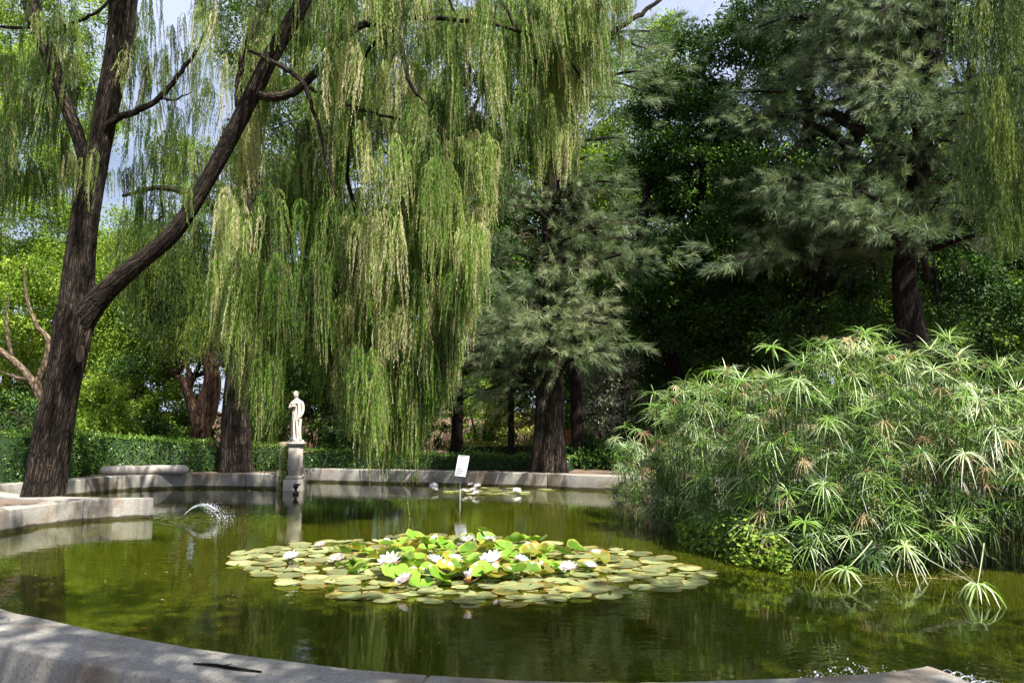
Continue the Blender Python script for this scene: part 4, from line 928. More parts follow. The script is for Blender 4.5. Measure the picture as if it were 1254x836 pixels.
# strappy clumps between the hedge and the very slim trunk
def strappy(label, x, d, h, n=34):
    b0 = P(x, 545, d); b0[2] = .28; t = tag(None or empty('strappy_plant', b0), label, 'plant', None); f = MB()
    for q in range(n):
        a = U(0, 6.28); L_ = h * U(.7, 1.25); up = U(.5, 1.2); k = 7; tt = np.linspace(0, 1, k)
        r = L_ * (tt * .75); z = L_ * up * (tt - .62 * tt ** 2.2)
        c_ = np.stack([b0[0] + np.cos(a) * r, b0[1] + np.sin(a) * r, b0[2] + z], 1); w = .035 * np.sin(np.clip(tt * .9 + .12, 0, 1) * pi) ** .6
        s_ = np.array([-sin(a), cos(a), 0]); V = np.concatenate([c_ - s_ * w[:, None], c_ + s_ * w[:, None]])
        f.add(V, [(i_, i_ + 1, k + i_ + 1, k + i_) for i_ in range(k - 1)], tone=U(.1, .9))
    child_build(f, 'leaves', M['strap'], t)
strappy('arching strappy plant just right of the lowest hanging strands', 520, 24.6, 1.0)
strappy('arching strappy plant behind the top of the sign', 556, 24.4, 1.05)
strappy('arching strappy plant left of the very slim trunk', 596, 24.6, 1.15)
strappy('dark strappy plant behind the hedge below the middle curtain', 480, 24.8, .95)
strappy('dark strappy plant at the far right end of the low hedge', 745, 22.6, .8)

# ------------------------------------------------------------------ long rounded stone on the far left kerb
c = P(163, 577, 19.0); b = MB(); kk = 40; tt = np.linspace(-1, 1, kk); hl = 54 * pix(19.6)
pp = np.stack([c[0] + tt * hl, np.full(kk, 19.65) - .1 * tt ** 2, np.full(kk, KZ + .105) + .012 * tt], 1)
rr = .115 * np.clip(1 - np.abs(tt) ** 22, .03, 1) ** .5 * (1 + .03 * np.sin(tt * 9))
tube(b, pp, rr, 22, rough=.01); tag(b.build('rounded_stone', M['ped'], smooth=True), 'long rounded grey stone roll lying on the far left kerb', 'stone')

# ------------------------------------------------------------------ pedestal, pier and statue
DS = 19.4
def sx_(x): return float(P(x, 540, DS)[0])
def sz_(y): return float(P(362, y, DS)[2])
xc = sx_(362.5)
ped = thing('pedestal', (xc, DS, 0), 'tall narrow pale stone pedestal carrying the small robed statue', 'pedestal')
def kidbox(name, root, specs, mat, bev=.012):
    b = MB()
    for (x, y, z, sx, sy, sz) in specs: box(b, (x, y, z), (sx, sy, sz), bev=bev)
    return child_build(b, name, M[mat], root)
zt = sz_(541.5); w = .29
kidbox('base', ped, [(xc, DS, -.05, w + .16, w + .16, .62), (xc, DS, .30, w + .08, w + .08, .08)], 'ped')
kidbox('shaft', ped, [(xc, DS, (.34 + zt - .09) / 2, w, w, zt - .09 - .34)], 'ped')
kidbox('cap', ped, [(xc, DS, zt - .065, w + .05, w + .05, .05), (xc, DS, zt - .02, w + .11, w + .11, .04)], 'ped', .008)
pier = thing('stone_pier', (sx_(347), DS + .05, 0), 'slim mossy sandstone pier close to the left of the pedestal', 'pier')
zp = sz_(541)
kidbox('shaft', pier, [(sx_(347), DS + .05, (zp - .3) / 2, .15, .22, zp + .3)], 'pier')
kidbox('foot', pier, [(sx_(347.5), DS + .02, .1, .23, .34, .75)], 'pier')
mo = MB(); kk = 900
leaves(mo, np.stack([sx_(350) + rng.normal(0, .05, kk), DS - .14 + U(-.03, .02, kk), .05 + (zp - .1) * U(0, 1, kk) ** 1.2], 1), rng.standard_normal((kk, 3)) * [.5, .5, .3] + [0, -.2, -1], rng.standard_normal((kk, 3)), U(.04, .09, kk), .015 * np.ones(kk), U(.2, .7, kk))
child_build(mo, 'hanging_moss', M['willow'], pier)

def statue():
    H = sz_(478.5) - zt; z0 = zt
    t = thing('statue', (xc, DS, z0), 'small pale marble statue of a standing robed figure with head turned, on the pedestal', 'statue')
    k = H / 1.80
    # one continuous figure: robed body, neck and head, drawn as rings; arms merged by remesh
    bmo = MB()
    box(bmo, (0, 0, .03), (.42, .40, .10), bev=.012)
    rings = [(.06, .19, .15, 0, 0), (.25, .175, .14, 0, 0), (.55, .17, .135, .0, 0), (.8, .18, .14, .01, 0), (1.0, .175, .135, .012, .0), (1.15, .165, .125, .01, 0), (1.3, .19, .13, .0, 0), (1.42, .205, .12, -.005, 0), (1.48, .15, .10, -.01, 0), (1.52, .07, .07, -.015, -.01), (1.57, .06, .065, -.02, -.02), (1.60, .075, .085, -.022, -.03), (1.66, .085, .10, -.025, -.035), (1.72, .082, .10, -.025, -.03), (1.77, .06, .075, -.025, -.02), (1.80, .015, .02, -.02, -.02)]
    V = []; seg = 44; a = np.arange(seg) / seg * 2 * pi
    for (z, rx, ry, ox, oy) in rings:
        fold = 1 + (.07 * np.sin(a * 9 + z * 2) + .05 * np.sin(a * 15 - z * 3)) * (1 if z < 1.25 else .25 if z < 1.45 else 0)
        V.append(np.stack([ox + np.cos(a) * rx * fold, oy + np.sin(a) * ry * fold, np.full(seg, z)], 1))
    V = np.concatenate(V); n = len(rings)
    Q = [(i_ * seg + j_, i_ * seg + (j_ + 1) % seg, (i_ + 1) * seg + (j_ + 1) % seg, (i_ + 1) * seg + j_) for i_ in range(n - 1) for j_ in range(seg)]
    nb = len(V); V = np.vstack([V, [0, 0, .06], [-.02, -.02, 1.802]]); o_ = (n - 1) * seg
    bmo.add(V, Q, [(nb, (j_ + 1) % seg, j_) for j_ in range(seg)] + [(nb + 1, o_ + j_, o_ + (j_ + 1) % seg) for j_ in range(seg)])
    # arms: right one hangs and holds the drapery, left one folded across the chest
    tube(bmo, smooth_path([(.17, 0, 1.42), (.235, .01, 1.28), (.25, -.01, 1.08), (.22, -.08, .93), (.17, -.12, .86)]), np.linspace(.062, .038, 25), 14)
    tube(bmo, smooth_path([(-.17, 0, 1.41), (-.225, -.03, 1.28), (-.21, -.10, 1.2), (-.10, -.16, 1.24), (.0, -.165, 1.28)]), np.linspace(.062, .036, 25), 14)
    for f_ in range(4):
        tube(bmo, [(.17, -.12, .87 - .012 * f_), (.165 - .02 * f_, -.145, .83), (.155 - .02 * f_, -.14, .79 - .01 * (f_ % 2))], [.013, .012, .008], 7)
        tube(bmo, [(.0, -.165, 1.30 - .018 * f_), (.04, -.17, 1.30 - .018 * f_), (.075, -.155, 1.295 - .018 * f_)], [.012, .011, .008], 7)
    # mantle over the right shoulder, falling in heavy folds to the ground, and the girdle cord
    tube(bmo, smooth_path([(.12, -.10, 1.40), (.16, -.12, 1.2), (.15, -.14, .95), (.10, -.15, .75), (.12, -.14, .45), (.14, -.12, .1)]), .038, 10)
    tube(bmo, smooth_path([(-.15, -.10, 1.38), (-.05, -.15, 1.33), (.08, -.14, 1.37), (.16, -.06, 1.43)]), .035, 10)
    tube(bmo, smooth_path([(.19, -.08, .82), (.20, -.08, .6), (.19, -.09, .35), (.2, -.06, .1)]), [.05] * 10 + [.06] * 9, 10)
    tube(bmo, smooth_path([(.02, -.145, 1.0), (-.02, -.155, .7), (0, -.16, .3), (0, -.16, .09)]), .025, 8)
    # face
    lathe(bmo, (-.028, -.128, 1.655), [(0, -.03), (.012, -.022), (.011, 0), (.004, .03), (0, .035)], 8)
    tube(bmo, [(-.066, -.115, 1.688), (-.03, -.128, 1.692), (.01, -.115, 1.688)], .011, 6)
    tube(bmo, [(-.05, -.115, 1.612), (-.028, -.124, 1.61), (-.005, -.115, 1.612)], .009, 6)
    for s_ in (-1, 1): lathe(bmo, (-.025 + s_ * .086, -.03, 1.65), [(0, -.03), (.014, -.015), (.015, .01), (0, .03)], 8, .6, 1)
    for s_ in (-1, 1): tube(bmo, [(.07 * s_, -.10, .10), (.08 * s_, -.19, .095), (.085 * s_, -.23, .085)], [.04, .036, .02], 8)
    o = bmo.build('body', M['marble'], t, True)
    o.scale = (k, k, k)
    rm = o.modifiers.new('fuse', 'REMESH'); rm.mode = 'VOXEL'; rm.voxel_size = .0105; rm.use_smooth_shade = True
    sm_ = o.modifiers.new('soften', 'SMOOTH'); sm_.factor = .5; sm_.iterations = 2
    h = MB()
    for q in range(40):
        a_ = q * .6 + .3; e_ = U(.15, 1.45); c_ = np.array([-.025 + .088 * cos(a_) * cos(e_), -.02 + .10 * sin(a_) * cos(e_), 1.69 + .095 * sin(e_)])
        if c_[1] < -.09 and c_[2] < 1.75: continue
        lathe(h, c_, [(0, -.022), (.02, -.01), (.022, .006), (0, .02)], 7)
    o2 = h.build('hair', M['marble'], o, True)
    t.rotation_euler = (0, 0, radians(-18))
    # pigeon at the feet
    bd = thing('pigeon', (xc - .07, DS - .13 * k - .03, zt), 'small dark pigeon perched at the feet of the statue', 'bird')
    b = MB(); tube(b, [(.07, 0, .05), (.04, 0, .055), (0, 0, .065), (-.035, 0, .08), (-.05, 0, .10), (-.055, 0, .118), (-.062, 0, .13)], [.006, .018, .032, .028, .018, .016, .006], 12)
    tube(b, [(-.06, 0, .125), (-.08, 0, .12)], [.007, .002], 6); tube(b, [(0, .012, .04), (0, .012, 0)], .004, 5); tube(b, [(0, -.012, .04), (0, -.012, 0)], .004, 5)
    b.build('body', M['feather'], bd, True)
statue()
# fountain nozzle standing in the water before the pedestal
c = G(362, 605, 0); nz = MB()
lathe(nz, (c[0], c[1], 0), [(0, -.2), (.05, -.2), (.05, -.02), (.07, .0), (.075, .05), (.035, .07), (.03, .12), (.055, .15), (.07, .19), (.05, .235), (.02, .25), (0, .25)], 18)
tube(nz, [(c[0] + .03, c[1], .2), (c[0] + .09, c[1] - .02, .225), (c[0] + .11, c[1] - .02, .21)], [.025, .02, .012], 9)
tag(nz.build('fountain_nozzle', M['bronze'], smooth=True), 'small black fountain nozzle standing in the water before the pedestal', 'nozzle')

# ------------------------------------------------------------------ sign on a stake in the pond
c = G(563, 612, 0); ds = float(c[1]); sg = thing('pond_sign', (c[0], ds, 0), 'small pale metal sign plate tilted on a thin post standing in the pond', 'sign')
zl = float(P(563, 583, ds)[2]); zh = float(P(565, 558, ds)[2]); xb = float(P(566, 570, ds)[0])
b = MB(); tube(b, [(c[0], ds, -.5), (c[0] + .005, ds, .3), (c[0] + .03, ds, zl + .12)], [.016, .016, .015], 10); child_build(b, 'post', M['metal'], sg, True)
def tilted(o):
    o.location = (xb - c[0], -.03, (zl + zh) / 2); o.rotation_euler = (radians(-28), radians(5), radians(-8))
    return o
hh = (zh - zl) / cos(radians(28)); ww = .225
b = MB(); box(b, (0, 0, 0), (ww, .018, hh), bev=.006); pl = tilted(b.build('plate', M['plate'], sg))
b = MB()
for (x, z, sx, sz) in [(0, hh / 2 - .008, ww + .012, .014), (0, -hh / 2 + .008, ww + .012, .014), (-ww / 2, 0, .014, hh - .03), (ww / 2, 0, .014, hh - .03)]: box(b, (x, -.008, z), (sx, .028, sz), bev=.003)
b.build('rim', M['metal'], pl)
b = MB()
for q, wd in enumerate([.12, .16, .15, .0, .16, .13, .16, .14, .10]):
    if wd:
        x = -wd / 2
        while x < wd / 2 - .01:
            l_ = U(.012, .032); l_ = min(l_, wd / 2 - x); box(b, (x + l_ / 2, -.0115, hh * .36 - q * hh * .085), (l_, .004, .008 if q else .014)); x += l_ + .006
b.build('lettering', M['ink'], pl)
b = MB(); box(b, (0, .03, -.05), (.05, .045, .12), bev=.006); tilted(b.build('bracket', M['metal'], sg))

# litter: fallen leaves floating on the pond, and dropped on kerb and earth
b = MB(); k = 260; q = np.stack([U(-8, 6, k), U(5, 17, k)], 1); q = q[inside(q, outline) & (dist(q, outline) > .1)]; k = len(q)
leaves(b, np.column_stack([q, np.full(k, .004) + U(0, .004, k)]), np.column_stack([rng.standard_normal((k, 2)), np.zeros(k)]), np.array([0, 0, 1.]) + rng.normal(0, .08, (k, 3)), U(.02, .055, k), U(.01, .025, k), U(0, 1, k))
tag(b.build('floating_leaf_litter', M['dry']), kind='stuff')
b = MB(); k = 2600; q = np.stack([U(-14, 9, k), U(3.4, 24, k)], 1); dq = dist(q, outline); ok = ~inside(q, outline) & (dq > .04) & (dq < 3.5); q = q[ok]; dq = dq[ok]; k = len(q)
zz = np.where(dq < .47, KZ + .006, np.where(q[:, 1] < 7, .075, np.where(q[:, 1] > 11, .33, .1 + .24 * (q[:, 1] - 7) / 4))); keep = (dq >= .5) | (U(0, 1, k) < .8)
q = q[keep]; zz = zz[keep]; k = len(q)
leaves(b, np.column_stack([q, zz + .003]), np.column_stack([rng.standard_normal((k, 2)), U(0, .15, k)]), np.array([0, 0, 1.]) + rng.normal(0, .2, (k, 3)), U(.02, .06, k), U(.01, .025, k), U(0, 1, k))
tag(b.build('fallen_leaves', M['dry']), kind='stuff')

# white float
c = G(531, 594.5, 0); b = MB()
lathe(b, (c[0], c[1], 0), [(0, -.07), (.08, -.05), (.115, -.01), (.118, .01), (.10, .045), (.06, .068), (.025, .076), (.02, .095), (0, .098)], 22)
tag(b.build('float', M['white'], smooth=True), 'white dome shaped float bobbing by the far kerb left of the sign', 'float')

b = MB(); a_ = G(237, 812, KZ + .008); e_ = G(320, 822, KZ + .006)
tube(b, [a_, a_ * .7 + e_ * .3 + [0, .012, .002], a_ * .3 + e_ * .7 + [0, -.006, .0], e_], [.005, .009, .010, .006], 8, rough=.1); tube(b, [a_ * .6 + e_ * .4, a_ * .55 + e_ * .45 + [.03, .05, .004]], [.004, .002], 5)
tag(b.build('twig', M['bark_dark'], smooth=True), 'dark fallen twig lying on top of the near kerb at the left', 'twig')
# goldfish just under the surface
c = G(178, 769, 0); b = MB(); q = np.linspace(0, 1, 12)
fx = c[0] - .13 + q * .2; fr_ = .024 * np.sin(np.clip(q * .9 + .08, 0, 1) * pi) ** .7
tube(b, np.stack([fx, c[1] + .02 * np.sin(q * 3), -.03 * np.ones(12)], 1), fr_ * .8, 12)
b.add([(fx[-1] - .01, c[1], -.03), (fx[-1] + .06, c[1] + .02, -.014), (fx[-1] + .045, c[1], -.03), (fx[-1] + .06, c[1] - .02, -.05)], [(0, 1, 2, 3)])
b.add([(fx[4], c[1] + .02, -.012), (fx[8], c[1] + .012, -.014), (fx[8] + .01, c[1] + .012, .0), (fx[5], c[1] + .018, .003)], [(0, 1, 2, 3)])
tag(b.build('goldfish', M['fish'], smooth=True), 'orange goldfish at the surface near the left front of the pond', 'fish')

# ------------------------------------------------------------------ jets of water
def spray(name, label, arcs, ndrop, spot, drad):
    t = thing(name, (spot[0], spot[1], 0), label, 'water jet'); b = MB(); dp = MB()
    for (a, e, h, r) in arcs:
        q = np.linspace(0, 1, 16)[:, None]; a = np.array(a); e = np.array(e)
        p = a + (e - a) * q + np.array([0, 0, 1]) * 4 * h * q * (1 - q)
        r_ = r * (1 - .35 * q[:, 0]) * (1 + .3 * np.sin(q[:, 0] * 30)); cut = 16 if U(0, 1) < .3 else 13
        tube(b, p[:cut], r_[:cut], 7)
        for _ in range(int(ndrop / len(arcs))):
            s_ = U(.35, 1) ** .6; pc = a + (e - a) * s_ + np.array([0, 0, 4 * h * s_ * (1 - s_)]) + rng.normal(0, 1, 3) * [drad, drad, drad * .5] * s_
            pc[2] = max(pc[2], .008); rr_ = U(.002, .005) + (.004 if U(0, 1) < .15 else 0)
            lathe(dp, pc, [(0, -rr_), (rr_ * .8, -rr_ * .5), (rr_, 0), (rr_ * .8, rr_ * .5), (0, rr_)], 6)
    child_build(b, 'streams', M['spray'], t, True); child_build(dp, 'drops', M['spray'], t, True)['kind'] = 'stuff'
a1 = G(224, 636, 0); e1 = G(272, 637, 0)
spray('water_jet', 'arching jet of water falling back into the pond off the left kerb corner', [((a1[0], a1[1], .06), (e1[0] + U(-.05, .12), e1[1] + U(-.1, .1), 0), .21 + .012 * q, .0035) for q in range(4)] , 330, e1, .10)
kc = np.array([*g2(1137, 814), KZ])
arcs = []
for q, (x, y, h) in enumerate([(1118, 806, .10), (1107, 806, .13), (1098, 806, .15), (1085, 806, .16), (1070, 808, .16), (1055, 808, .14), (1045, 810, .1)]):
    a = kc + [-.05 - .085 * q, .03 + .004 * q, -.10]; e = np.array([a[0] - .07 - .02 * U(0, 1), a[1] + .12 + .06 * U(0, 1), 0]); arcs.append((a, e, .15 + .035 * U(-1, 1), .0017))
spray('water_jet', 'row of little jets spouting left from the near kerb corner', arcs, 700, G(1080, 815, 0), .075)
arcs = []
for q in range(6):
    a = kc + [.03 + .01 * q, -.01 - .06 * q, -.10]; arcs.append((a, a + [.22 + .05 * q, .05 + .02 * q, -.23], .16 + .02 * U(-1, 1), .0022))
spray('water_jet', 'row of little jets spouting right from the near kerb corner', arcs, 420, kc, .05)

# ------------------------------------------------------------------ water lilies
pads_poly = np.array([G(x, y, 0)[:2] for x, y in [(283, 689), (296, 676), (340, 669), (400, 661), (480, 656), (560, 656), (650, 661), (700, 667), (760, 674), (820, 684), (862, 695), (884, 708), (855, 719), (800, 726), (745, 735), (660, 743), (600, 744), (520, 740), (445, 738), (400, 730), (360, 721), (322, 708)]])
def pad_mesh(name, r, mat, cup=0.0, wavy=.0, seed=0, notch=.16):
    rs = np.random.default_rng(seed); n = 22; V = [(0, 0, 0)]; T = [.15]
    aa = np.linspace(notch, 2 * pi - notch, n); ph = rs.uniform(0, 6, 3)
    for ri, rt in ((.35, .2), (.7, .35), (.93, .6), (1.0, .95)):
        for a in aa:
            k = 1 + .035 * sin(3 * a + ph[0]) + .02 * sin(7 * a + ph[1])
            z = r * (cup * ri ** 2 + wavy * ri ** 2 * sin(2 * a + ph[2]) + wavy * .5 * ri ** 3 * sin(5 * a + ph[0])) + (.004 * max(0, sin(4 * a + ph[1])) if ri == 1 else 0)
            V.append((cos(a) * r * ri * k, sin(a) * r * ri * k, z)); T.append(rt)
    Q = []; Tt = [(0, 1 + j, 2 + j) for j in range(n - 1)]
    for k in range(3):
        for j in range(n - 1): Q.append((1 + k * n + j, 1 + (k + 1) * n + j, 2 + (k + 1) * n + j, 2 + k * n + j))
    mb = MB(); mb.add(V, Q, Tt, tone=T); o = mb.build(name, mat, smooth=True); me_ = o.data; bpy.data.objects.remove(o); return me_
flat = [pad_mesh('lily_pad', r, M['pad'], 0, .012, k) for k, r in enumerate((.105, .12, .135, .145, .16, .095))]
old = [pad_mesh('lily_pad', r, M['pad_old'], .0, .03, 20 + k) for k, r in enumerate((.11, .13, .145))]
up = [pad_mesh('raised_lily_leaf', r, M['pad_up'], .28, .14, 40 + k, .2) for k, r in enumerate((.11, .13, .15))]
upg = [pad_mesh('raised_lily_leaf', r, M['pad_gold'], .35, .2, 50 + k, .2) for k, r in enumerate((.11, .13))]
def link(name, me, loc, rot, label, cat, group):
    o = bpy.data.objects.new(name, me); C.objects.link(o); o.location = loc; o.rotation_euler = rot
    return tag(o, label, cat, group)
lo, hi = pads_poly.min(0), pads_poly.max(0); placed = []
tries = 0
xe = float(G(770, 700, 0)[0]); xw = float(G(400, 700, 0)[0])
while len(placed) < 300 and tries < 60000:
    tries += 1
    q = U(lo, hi)
    if not inside(q[None], pads_poly)[0]: continue
    if dist(q[None], pads_poly)[0] < .05 and U(0, 1) < .3: continue
    md = .14 if tries < 15000 else .115
    if q[1] > hi[1] - 1.0 and q[0] < xw + .4: md = .24
    if any((q[0] - a[0]) ** 2 + (q[1] - a[1]) ** 2 < md * md for a in placed): continue
    placed.append(q)
placed.sort(key=lambda a: a[1])
for k, q in enumerate(placed):
    isold = U(0, 1) < .10
    me_ = old[k % 3] if isold else flat[int(U(0, 6)) % 6]
    where = 'on the open right end of the patch' if q[0] > xe else ('at the left end of the patch' if q[0] < xw else ('in the front edge of the patch' if q[1] < lo[1] + .9 else 'in the middle and back of the patch'))
    link('lily_pad', me_, (q[0], q[1], .009 + .0032 * (k % 7) + .0007 * (k % 3)), (U(-.05, .05), U(-.05, .05), U(0, 6.28)),
         ('yellow and rust edged floating lily pad ' if isold else 'pale green floating lily pad ') + where, 'lily pad', 'floating pads of the big lily patch ' + ('yellowing ' if isold else '') + where)
# crowded small pads between and under them
b = MB(); k = 0
while k < 190:
    q = U(lo, hi)
    if not inside(q[None], pads_poly)[0] or dist(q[None], pads_poly)[0] < .12: continue
    r = U(.06, .11); a0 = U(0, 6.28); aa = a0 + np.linspace(.2, 6.08, 14); zz = U(.003, .007)
    b.add(np.vstack([[q[0], q[1], zz], np.stack([q[0] + np.cos(aa) * r, q[1] + np.sin(aa) * r, zz + .002 * np.sin(aa * 3)], 1)]), None, [(0, 1 + j, 2 + j) for j in range(13)], tone=np.r_[.1, np.full(14, U(.3, 1))]); k += 1
tag(b.build('small_lily_pads', M['pad']), kind='stuff')
# raised leaves on short stalks in the heart of the patch
heart = np.array([G(x, y, 0)[:2] for x, y in [(405, 694), (430, 676), (500, 666), (600, 664), (690, 672), (745, 684), (740, 696), (680, 708), (600, 720), (500, 718), (440, 706)]])
hl_, hh_ = heart.min(0), heart.max(0); k = 0
stalk = MB(); tube(stalk, [(0, 0, -.35), (.01, 0, -.15), (0, 0, 0)], [.006, .005, .005], 5); so = stalk.build('stalk', M['stem']); sme = so.data; bpy.data.objects.remove(so)
RL = []
while k < 105:
    q = U(hl_, hh_)
    if not inside(q[None], heart)[0]: continue
    if any((q[0] - a[0]) ** 2 + (q[1] - a[1]) ** 2 < .015 for a in RL) and U(0, 1) < .8: continue
    RL.append(q)
    gold = U(0, 1) < .2; me_ = upg[k % 2] if gold else up[k % 3]; h = U(.03, .13)
    o = link('raised_lily_leaf', me_, (q[0], q[1], h), (U(-.55, .35), U(-.45, .45), U(0, 6.28)),
             'golden green lily leaf standing above the water among the flowers' if gold else 'glossy fresh green lily leaf standing above the water among the flowers', 'lily leaf', 'raised lily leaves ' + ('golden' if gold else 'fresh green'))
    s_ = bpy.data.objects.new('stalk', sme); C.objects.link(s_); s_.parent = o; k += 1

def petals(R, tn, openness, seed):
    rs = np.random.default_rng(seed); mb = MB()
    for ring, (cnt, el, ln) in enumerate([(9, .18, 1.0), (9, .45, .95), (8, .8, .82), (6, 1.12, .65)]):
        for j in range(cnt):
            a = 2 * pi * (j + .5 * (ring % 2)) / cnt + rs.uniform(-.08, .08); e = el * openness + rs.uniform(-.06, .06) + (1 - openness) * 1.25
            L_ = R * ln; tt = np.array([0, .35, .7, 1.0]); w = R * .17 * np.array([.35, 1.0, .85, .05])
            r = L_ * tt * cos(e) ; z = L_ * (tt * sin(e) + .22 * tt ** 2 * cos(e)); cu = w * .35
            ca, sa = cos(a), sin(a)
            V = []
            for i_ in range(4):
                for s_ in (-1, 0, 1): V.append((ca * r[i_] - sa * w[i_] * s_, sa * r[i_] + ca * w[i_] * s_, z[i_] + cu[i_] * abs(s_)))
            mb.add(V, [(i_ * 3 + j_, i_ * 3 + j_ + 1, i_ * 3 + 4 + j_, i_ * 3 + 3 + j_) for i_ in range(3) for j_ in range(2)], tone=np.clip(tn + .5 * np.repeat(tt, 3) - (.2 if ring == 0 else 0), 0, 1))
    return mb
pm = [petals(.115, .75, 1.0, 1).build('petals', M['petal'], smooth=True), petals(.108, .2, .95, 2).build('petals', M['petal'], smooth=True), petals(.10, .02, .12, 3).build('petals', M['petal'], smooth=True)]
pme = [o.data for o in pm]
for o in pm: bpy.data.objects.remove(o)
sb = MB()
for j in range(26):
    a = j * 2.4; r = .012 + .0007 * j; tube(sb, [(cos(a) * r * .5, sin(a) * r * .5, .01), (cos(a) * r, sin(a) * r, .045), (cos(a) * r * .8, sin(a) * r * .8, .058)], [.003, .003, .002], 4)
o = sb.build('stamens', M['stamen']); stme = o.data; bpy.data.objects.remove(o)
sb = MB()
for j in range(4):
    a = j * pi / 2 + .3; ca, sa = cos(a), sin(a); V = []
    for tt, w_ in ((0, .015), (.4, .03), (.75, .024), (1, .003)):
        for s_ in (-1, 0, 1): V.append((ca * .11 * tt - sa * w_ * s_, sa * .11 * tt + ca * w_ * s_, -.012 + .03 * tt * tt + .008 * abs(s_)))
    sb.add(V, [(i_ * 3 + j_, i_ * 3 + j_ + 1, i_ * 3 + 4 + j_, i_ * 3 + 3 + j_) for i_ in range(3) for j_ in range(2)])
o = sb.build('sepals', M['sepal']); sepme = o.data; bpy.data.objects.remove(o)
def flower(px, py, h, kind, label, sc=1.0, tilt=(0, 0), group='white and pink lily flowers of the big patch'):
    c = G(px, py, h); t = thing('water_lily_flower', c, label, 'flower', group)
    for nm, me_ in (('petals', pme[kind]), ('stamens', stme), ('sepals', sepme)):
        o = bpy.data.objects.new(nm, me_); C.objects.link(o); o.parent = pt_ if nm == 'stamens' else t
        if nm == 'petals': pt_ = o
    s_ = bpy.data.objects.new('stalk', sme); C.objects.link(s_); s_.parent = t
    sc = sc * U(.88, 1.05); t.rotation_euler = (tilt[0], tilt[1], U(0, 6)); t.scale = (sc, sc, sc)
for a in [(357, 683, .06, 0, 'open white lily flower alone at the left end of the patch', 1.0, (.3, 0)),
          (413, 687, .06, 0, 'white lily flower at the left edge of the raised leaves', 1.15, (.3, 0)),
          (478, 690, .14, 1, 'large pinkish white lily flower left of the patch centre', 1.35, (.4, 0)),
          (496, 712, .10, 1, 'pale pink lily flower lowest in the front of the raised leaves', 1.05, (.5, 0)),
          (574, 712, .12, 2, 'half closed pink lily bud at the front centre', 1.0, (.1, .1)),
          (533, 689, .15, 0, 'white lily flower behind a dark leaf at the patch centre', 1.1, (.3, .1)),
          (573, 664, .12, 0, 'white lily flower at the back edge under the sign', 1.1, (.3, 0)),
          (600, 663, .12, 0, 'white lily flower at the back edge right of the sign post', 1.05, (.35, 0)),
          (603, 688, .16, 0, 'biggest bright white lily flower right of the centre', 1.35, (.4, 0)),
          (696, 697, .10, 0, 'white lily flower on the right beside rusty leaves', 1.05, (.3, 0)),
          (722, 694, .08, 0, 'flat white lily flower furthest right in the patch', .9, (.2, 0)),
          (638, 687, .12, 1, 'small faded lily flower between the biggest flower and the right group', .9, (.3, 0)),
          (557, 686, .14, 1, 'pinkish lily flower tucked among leaves in the middle', .95, (.3, 0)),
          (392, 669, .05, 1, 'dusky pink lily flower low at the back left of the patch', .85, (.2, 0))]:
    flower(*a)
# second, small lily patch by the far kerb
for k in range(36):
    a = U(0, 6.28); r = U(0, 1) ** .5; x = 612 + 66 * r * cos(a); y = 601.5 + 4.2 * r * sin(a); c = G(x, y, 0)
    link('lily_pad', flat[k % 6], (c[0], c[1], .006 + .003 * (k % 6)), (0, 0, U(0, 6)), 'dark floating lily pad in the small far patch behind the sign', 'lily pad', 'pads of the small far lily patch')
for x, y, kd, lab in [(577, 594.5, 0, 'tiny white lily flower furthest back in the far patch'), (585, 596, 0, 'tiny white lily flower at the back right of the far cluster'), (569, 602, 0, 'tiny white lily flower touching the sign post'), (579.5, 601, 0, 'tiny white lily flower in the middle of the far cluster'), (583, 605, 0, 'tiny white lily flower at the front of the far cluster'), (633, 602, 0, 'lone white lily flower at the right of the far patch'), (532, 600.5, 1, 'tiny pink lily flower under the white float')]:
    flower(x, y, .05, kd, lab, 1.0, (.3, 0), 'flowers of the small far lily patch')

# ------------------------------------------------------------------ papyrus
def umbrella(lf, c, ax, R, n, tn, droop=.5, wid=.0100):
    ax = unit(np.array(ax, float)); r1 = unit(np.cross(ax, [0.3, .2, 1.0]) + 1e-6); r2 = np.cross(ax, r1)
    for j in range(n):
        a = 2 * pi * j / n + U(-.2, .2); d = r1 * cos(a) + r2 * sin(a); L_ = R * U(.55, 1.2); e = U(-.15, .75)
        tt = np.array([0, .3, .65, 1.0])
        p = c + d * (L_ * tt * cos(e))[:, None] + ax * (L_ * tt * sin(e))[:, None] + np.array([0, 0, -1.0]) * (droop * L_ * tt ** 2.2)[:, None]
        s_ = unit(np.cross(d, ax)); w = wid * np.array([.5, 1.0, .8, .08]) * U(.8, 1.2)
        V = np.concatenate([p - s_ * w[:, None] * .5, p + s_ * w[:, None] * .5])
        lf.add(V, [(i_, i_ + 1, 5 + i_, 4 + i_) for i_ in range(3)], tone=np.clip(tn + U(-.15, .15) + .1 * np.tile(tt, 2), 0, 1))
def stem(sm_, a, c, r=.007, bend=.15, tone=.5):
    a = np.array(a, float); c = np.array(c, float); q = np.linspace(0, 1, 5)[:, None]
    hz = (c - a) * [1, 1, 0]
    p = a + (c - a) * q - hz * (bend * np.sin(q * pi)) ; tube(sm_, p, [r, r * .95, r * .85, r * .75, r * .6], 4, cap=False, tone=tone)
    return unit(p[-1] - p[-2])
